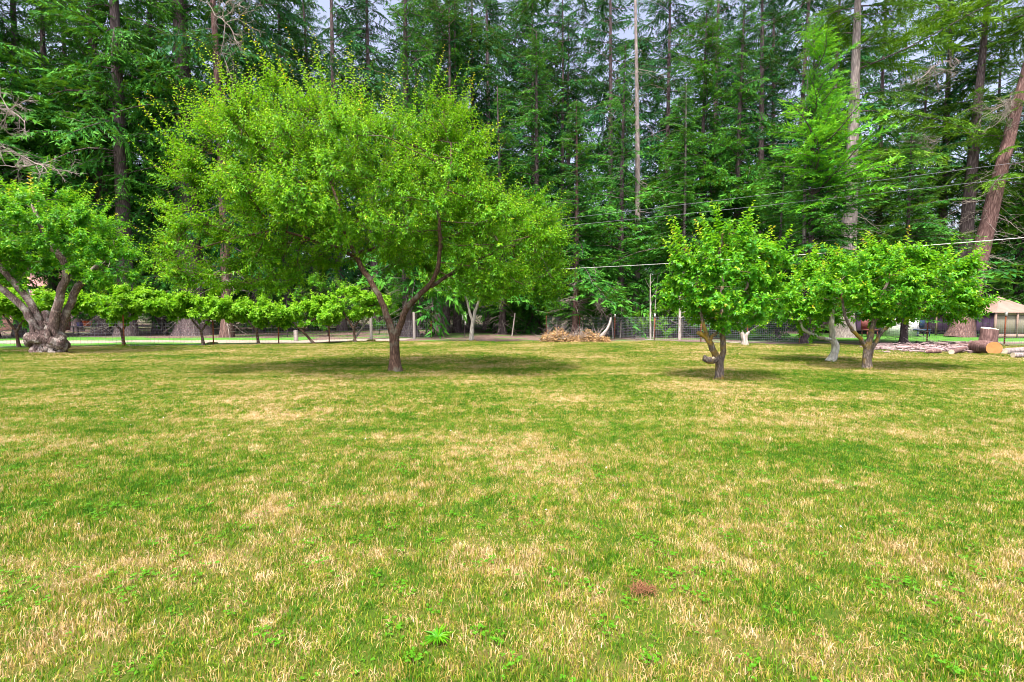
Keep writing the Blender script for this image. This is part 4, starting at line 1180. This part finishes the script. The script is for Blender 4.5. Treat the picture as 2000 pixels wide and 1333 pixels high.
# ---- cut logs
def log(name, a, c, r, label, m='barkred', cm='cut', cat='log'):
    a = np.array(a); c = np.array(c); root = tag(empty(name, a), label, cat)
    g = G(); q = resample([(*(a - a), r), (*((c - a) / 2), r * 1.02), (*(c - a), r * .95)], .12)
    tube(g, q[:, :3], q[:, 3], 20, rough=.05, cap=False); g.obj('bark', M[m], root)
    d = norm(c - a)
    g = G(); tube(g, [np.zeros(3) - d * .004, d * .02], [r * .97, r * .97], 20); g.obj('cut_face', M[cm], root)
    g = G(); tube(g, [(c - a) - d * .02, (c - a) + d * .004], [r * .93, r * .93], 20); g.obj('cut_face', M[cm], root)
    return root
p = gnd(1941, 694)
log('cut_log', (p[0], p[1], .25), (p[0] + .45, p[1] + 1.2, .25), .25, 'thick log lying with its orange sawn face towards the lawn')
p = gnd(1928, 683)
root = tag(empty('tree_stump', p), 'upright stump with pale sawn top behind the orange faced log', 'stump')
g = G(); tube(g, [(0, 0, -.05), (0, 0, .3), (.03, 0, .6), (.06, 0, .88)], [.36, .31, .29, .3], 18, rough=.05, cap=False); g.obj('bark', M['barkred'], root)
g = G(); tube(g, [(.06, 0, .86), (.062, -.01, .91)], [.295, .29], 18); g.obj('cut_face', M['cutpale'], root)
for i, (pa, pb, r, lab) in enumerate([((1960, 693), (2080, 684), .12, 'pale barked log lying at the right edge of the lawn'), ((1978, 700), (2100, 700), .09, 'thin log lowest at the right edge'),
                                 ((1715, 683), (1860, 689), .06, 'long thin pole lying behind the apple tree trunk'), ((1790, 671), (1850, 690), .05, 'slanting thin pole in the debris heap'),
                                 ((1700, 677), (1780, 680), .05, 'grey pole lying directly right of the apple tree trunk')]):
    a = np.array(gnd(*pa)) + [0, 0, r]; c = np.array(gnd(*pb)) + [0, 0, r]
    log('fallen_log', a, c, r, lab, 'barkpale', 'cutpale')
for i, (pa, pb, r, lab) in enumerate([((1858, 694), (1884, 688), .09, 'short thick chunk of wood at the front of the debris heap'), ((1806, 692), (1838, 693), .07, 'flat mauve slab of wood nearest the lawn left of the heap'),
                                 ((1868, 680), (1925, 676), .1, 'thick broken limb lying against the orange faced log'), ((1745, 684), (1790, 680), .06, 'short grey limb in the middle of the stick litter')]):
    a = np.array(gnd(*pa)) + [0, 0, r]; c = np.array(gnd(*pb)) + [0, 0, r * 1.6]
    log('wood_chunk', a, c, r, lab, 'barkred', 'cutpale')
g = G(); rng = np.random.default_rng(17)
for k in range(420):
    Yk = rng.uniform(18.6, 24.2); px = rng.uniform(1700, 1935) if rng.uniform() < .7 else rng.normal(1860, 40)
    p = np.array([xat(px, Yk), Yk, abs(rng.normal(0, .07)) + .02]); a = rng.normal(0, 1.0); L = rng.uniform(.15, .8); r = rng.uniform(.005, .03) if rng.uniform() < .93 else .06
    d = np.array([math.cos(a), math.sin(a), rng.normal(0, .12)]) * L
    tube(g, [p - d / 2, p + rng.normal(0, .02, 3), p + d / 2], [r, r, r * .7], 5)
tag(g.obj('wood_debris', M['stick']), 'mauve grey litter of broken sticks and bark by the logs', 'sticks', kind='stuff')

# ---- mauve shed with mossy roof
Yb = 38
x0, x1 = xat(1660, Yb), xat(1945, Yb)
root = tag(empty('shed', ((x0 + x1) / 2, Yb, 0)), 'long low mauve shed with mossy roof behind the right hand trees', 'shed')
Wd = x1 - x0
g = G(); box(g, (0, 2.5, .9), (Wd, 5, 1.3)); g.obj('wall', M['purple'], root)
nb_ = 22
g0 = G(); box(g0, (0, 0, 0), (Wd / nb_ - .03, .03, 1.3)); me = g0.mesh('plank', M['purple'], False)
for k in range(nb_):
    o = bpy.data.objects.new('plank', me); COL.objects.link(o); o.parent = root; o.location = (-Wd / 2 + (k + .5) * Wd / nb_, -.02 - .008 * (k % 3), .9)
g = G(); box(g, (0, 2.5, .13), (Wd - .1, 4.9, .26)); g.obj('base_gap_shade', M['black'], root)  # near-black block stands in for the shade in the gap under the wall
g = G()
beam(g, (-0, -.6, 1.62), (0, 2.6, 3.0), Wd + .8, .1); beam(g, (0, 5.8, 1.62), (0, 2.6, 3.0), Wd + .8, .1)
g.obj('roof', M['moss'], root)
g = G(); box(g, (0, -.62, 1.57), (Wd + .8, .05, .2)); g.obj('fascia', M['black'], root)
# white appliances
for (px, w_, h_, lab, mm) in ((1747, 1.2, 1.25, 'larger white chest standing before the mauve shed', 'white'), (1778, .8, 1.3, 'narrow white cabinet right of the white chest', 'white')):
    x = xat(px, 34); g = G(); root = tag(empty('white_cabinet', (x, 34, 0)), lab, 'cabinet')
    box(g, (0, 0, h_ / 2), (w_, .7, h_)); g.obj('body', M[mm], root)
    g = G(); box(g, (0, -.37, h_ * .5), (w_ - .06, .035, h_ - .08)); g.obj('door', M[mm], root)
    g = G(); box(g, (w_ * .4, -.41, h_ * .6), (.03, .04, .35)); g.obj('handle', M['black'], root)
for (px, w_, h_, lab, mm) in ((1700, .8, 1.2, 'red and pale covered seat left of the white chest', 'red'), (1800, .9, 1.0, 'dark blue covered barrow right of the white cabinet', 'bluegrey')):
    x = xat(px, 33.5); root = tag(empty('garden_chair', (x, 33.5, 0)), lab, 'chair')
    g = G(); box(g, (0, 0, .45), (w_, .6, .1)); g.obj('seat', M[mm], root)
    g = G(); box(g, (0, .28, .85), (w_, .08, h_ - .5)); g.obj('backrest', M[mm], root)
    for sx in (-1, 1):
        for sy in (-1, 1):
            g = G(); box(g, (sx * (w_ / 2 - .05), sy * .24, .2), (.05, .05, .4)); g.obj('leg', M[mm], root)

# ---- beige canopy
Yc = 31
xc = xat(2018, Yc); root = tag(empty('canopy', (xc, Yc + 1.5, 0)), 'beige peaked garden canopy with screened sides at the right edge', 'canopy')
hw = 2.4
ez = at(1940, 611, Yc)[2]; az_ = 2.75
g = G()
cs = np.array([(-hw, -1.5, ez), (hw, -1.5, ez), (hw, 3, ez), (-hw, 3, ez)]); ap = np.array([0, .75, az_])
for k in range(4):
    a, c = cs[k], cs[(k + 1) % 4]; n = 8
    V = []
    for i in range(n + 1):
        t = i / n; sag = -0.22 * math.sin(math.pi * t)
        l = a + (ap - a) * t + [0, 0, sag]; r = c + (ap - c) * t + [0, 0, sag]; V += [l, (l + r) / 2, r]
    F = []
    for i in range(n):
        for j in range(2): F.append([i * 3 + j, i * 3 + j + 1, i * 3 + j + 4, i * 3 + j + 3])
    g.add(V, F)
g.obj('roof', M['canvas'], root)
for sx in (-1, 1):
    for sy in (-1.5, 3): g = G(); box(g, (sx * (hw - .1), sy + (.1 if sy < 0 else -.1), ez / 2), (.1, .1, ez)); g.obj('leg', M['canvas'], root)
for x_ in (-.9, .7): g = G(); box(g, (x_, -1.42, ez / 2), (.09, .06, ez)); g.obj('upright', M['canvas'], root)
g = G(); box(g, (0, -1.4, .12), (hw * 2 - .2, .08, .24)); g.obj('rail', M['canvas'], root)
g = G(); box(g, (0, -1.36, ez - .06), (hw * 2 - .1, .05, .16)); g.obj('valance', M['canvas'], root)
g = G(); box(g, (0, -1.3, ez / 2), (hw * 2 - .3, .01, ez - .1)); g.obj('screen', M['screen'], root)

# ---- yard things at the left
b0 = gnd(168, 652)
root = tag(empty('garden_bench', b0), 'low trestle bench with tubs behind the wire fence at the left', 'bench')
g = G(); beam(g, (-1.0, 0, .55), (1.3, 0, .55), .5, .07); g.obj('bench_top', M['postwood'], root)
for sx in (-.8, 1.1):
    for sy in (-.2, .2): g = G(); box(g, (sx, sy, .26), (.07, .07, .52)); g.obj('leg', M['postwood'], root)
def tub(x, r, h, m, lab):
    o = empty('tub', (b0[0] + x, b0[1], .59)); tag(o, lab, 'tub')
    g = G(); tube(g, [(0, 0, 0), (0, 0, h * .9)], [r * .8, r], 16); g.obj('body', M[m], o)
    g = G(); tube(g, [(0, 0, h * .9), (0, 0, h)], [r * 1.08, r * 1.08], 16); g.obj('rim', M[m], o)
tub(-.45, .22, .3, 'lilac', 'lilac tub on the bench left of the orange tub')
tub(.15, .3, .42, 'orange', 'larger bright orange tub on the bench')
tub(.75, .24, .38, 'orange', 'smaller bright orange tub on the right end of the bench')
b1 = gnd(213, 653); o = empty('flower_pot', b1); tag(o, 'pale cream tapering planter between the thick trunks', 'planter')
g = G(); tube(g, [(0, 0, 0), (0, 0, .6)], [.12, .2], 14); g.obj('body', M['canvas'], o); g = G(); tube(g, [(0, 0, .6), (0, 0, .68)], [.23, .23], 14); g.obj('rim', M['canvas'], o)
b1 = at(20, 530, 46)
root = tag(empty('house', (b1[0], 46, 0)), 'pink walled house glimpsed behind the gnarled tree limbs', 'house')
g = G(); box(g, (0, 2, 3), (6, 4, 6)); g.obj('wall', M['pink'], root)
g = G(); beam(g, (0, -.4, 6), (0, 2, 7.6), 6.6, .1); beam(g, (0, 4.4, 6), (0, 2, 7.6), 6.6, .1); g.obj('roof', M['black'], root)
for x_ in (-1.8, 1.2):
    f = G(); box(f, (x_, -.03, 3.6), (1.2, .05, 1.3)); f = f.obj('window', M['white'], root); q = G(); box(q, (x_, -.07, 3.6), (1.0, .03, 1.1)); q.obj('pane', M['bluegrey'], f)

# ---- overhead lines
def cable(p0, p1, sag, r, label, m='wire'):
    a = np.array(p0); c = np.array(p1); t = np.linspace(0, 1, 40)[:, None]
    q = a + (c - a) * t; q[:, 2] -= sag * 4 * (t * (1 - t))[:, 0]
    g = G(); tube(g, q, r, 6)
    return tag(g.obj('overhead_cable', M[m]), label, 'cable', 'overhead lines crossing in front of the forest')
def px_line(pa, Ya, pb, Yb_, r, lab, m='wire', sag=.12):
    a = at(*pa, Ya); c = at(*pb, Yb_); e = (c - a)
    cable(a - e * .15, c + e * .4, sag, r, lab, m)
px_line((1110, 425), 29, (2000, 312), 22, .006, 'uppermost thin overhead wire crossing the right half')
px_line((1105, 440), 29, (2000, 342), 22, .006, 'middle thin overhead wire just below the uppermost one')
px_line((1150, 521), 30, (2000, 456), 17, .011, 'lowest thick white overhead cable passing above the apple tree', 'white', .2)

# ---- shrubs along the edge of the wood
def shrub(px, Y, w, h, seed, label, m='vine', ll=.1):
    x = xat(px, Y); b = (x, Y, float(hz(x, Y)))
    limbs = [[(0, 0, -.03, .03), (0.02, 0, h * .3, .03), (0, 0, h * .5, .025)], [(0, 0, h * .2, .02), (w * .3, 0, h * .5, .015), (w * .35, 0, h * .6, .01)], [(0, 0, h * .2, .02), (-w * .3, .1, h * .5, .015), (-w * .35, 0, h * .6, .01)]]
    broadleaf('shrub', label, 'shrub', b, limbs, [(0, 0, h * .55, w / 2, w / 2, h * .45)], seed, M[m], M['bark'], n_attr=120, step=.25, di=2.5, dk=.35, n_shoot=int(110 * w), K=9,
              ll=ll, lw=ll * .55, sl=(.25, .55), group='shrubs at the edge of the wood', base_t=.3, tip_t=.7)
shrub(1180, 36, 4.5, 3.2, 201, 'leafy shrub left of the pale saplings', 'firyoung', .12)
shrub(1240, 33, 2.6, 1.6, 202, 'low broadleaf shrub behind the second orange brown post')
shrub(1300, 32, 3.0, 2.2, 203, 'green shrub left of the pear tree trunk behind the wire')
shrub(1400, 33, 4.0, 2.4, 204, 'shrub behind the pear tree trunk beyond the wire', 'apple')
shrub(1490, 33, 3.0, 1.8, 205, 'shrub just right of the pruned tree beyond the wire')
shrub(1590, 32, 2.6, 2.0, 206, 'shrub left of the great pale trunk beyond the wire', 'apple')
shrub(640, 34, 3.5, 4.5, 207, 'leafy understorey tree behind the leaning brace', 'apple', .13)
shrub(560, 33, 3.5, 4.8, 208, 'tall leafy shrub between the reddish trunk and the plum tree', 'apple', .13)
shrub(740, 38, 4.0, 4.6, 209, 'leafy shrub seen in shade left of the plum trunk', 'apple', .14)
shrub(1040, 42, 4.0, 3.5, 210, 'shade shrub behind the brush pile to its left', 'apple', .14)

# ---- small things on the lawn
rng = np.random.default_rng(55)
p = gnd(1255, 1165); g = G()
for k in range(170):
    a = rng.uniform(0, 6.28); o_ = np.array([rng.normal(0, .035), rng.normal(0, .02), rng.uniform(.02, .045)]); d = np.array([math.cos(a), math.sin(a), rng.uniform(-.5, .3)]) * rng.uniform(.02, .055)
    tube(g, [o_, o_ + d * .5 + [0, 0, .01], o_ + d], [.0016, .0014, .0008], 3, cap=False)
M['needles'] = plain('brown_needles', (0.3, 0.14, 0.07), (0.14, 0.06, 0.03), .9)
tag(g.obj('needle_clump', M['needles'], loc=p), 'reddish brown clump of dead needles lying in the foreground grass', 'needle clump')
def weed(px, py, r, lab, seed):
    rng = np.random.default_rng(seed); n = 26; a = np.linspace(0, 6.28, n, endpoint=False) + rng.normal(0, .2, n)
    d = np.stack([np.cos(a), np.sin(a), rng.uniform(.4, .9, n)], -1); g = G()
    leaves(g, np.zeros((n, 3)) + [0, 0, .02], d, np.tile([0, 0, 1.], (n, 1)), r * rng.uniform(.7, 1.2, n), np.full(n, r * .13), rng.uniform(.3, .8, n), .4, .2)
    tag(g.obj('weed', M['apple'], loc=gnd(px, py)), lab, 'weed')
weed(855, 1265, .07, 'bright green grassy weed rosette low in the foreground', 1)
g = G(); n = 70
px_ = rng.uniform(50, 1950, n); Yp = rng.uniform(3, 18, n)
b_ = np.array([(xat(a, y), y, .06) for a, y in zip(px_, Yp)])
leaves(g, b_, norm(rng.normal(0, 1, (n, 3)) * [1, 1, .2]), np.tile([0, 0, 1.], (n, 1)), np.full(n, .02), np.full(n, .017), np.full(n, .5))
tag(g.obj('fallen_petals', M['white']), 'tiny white petals scattered over the lawn', 'petals', kind='stuff')
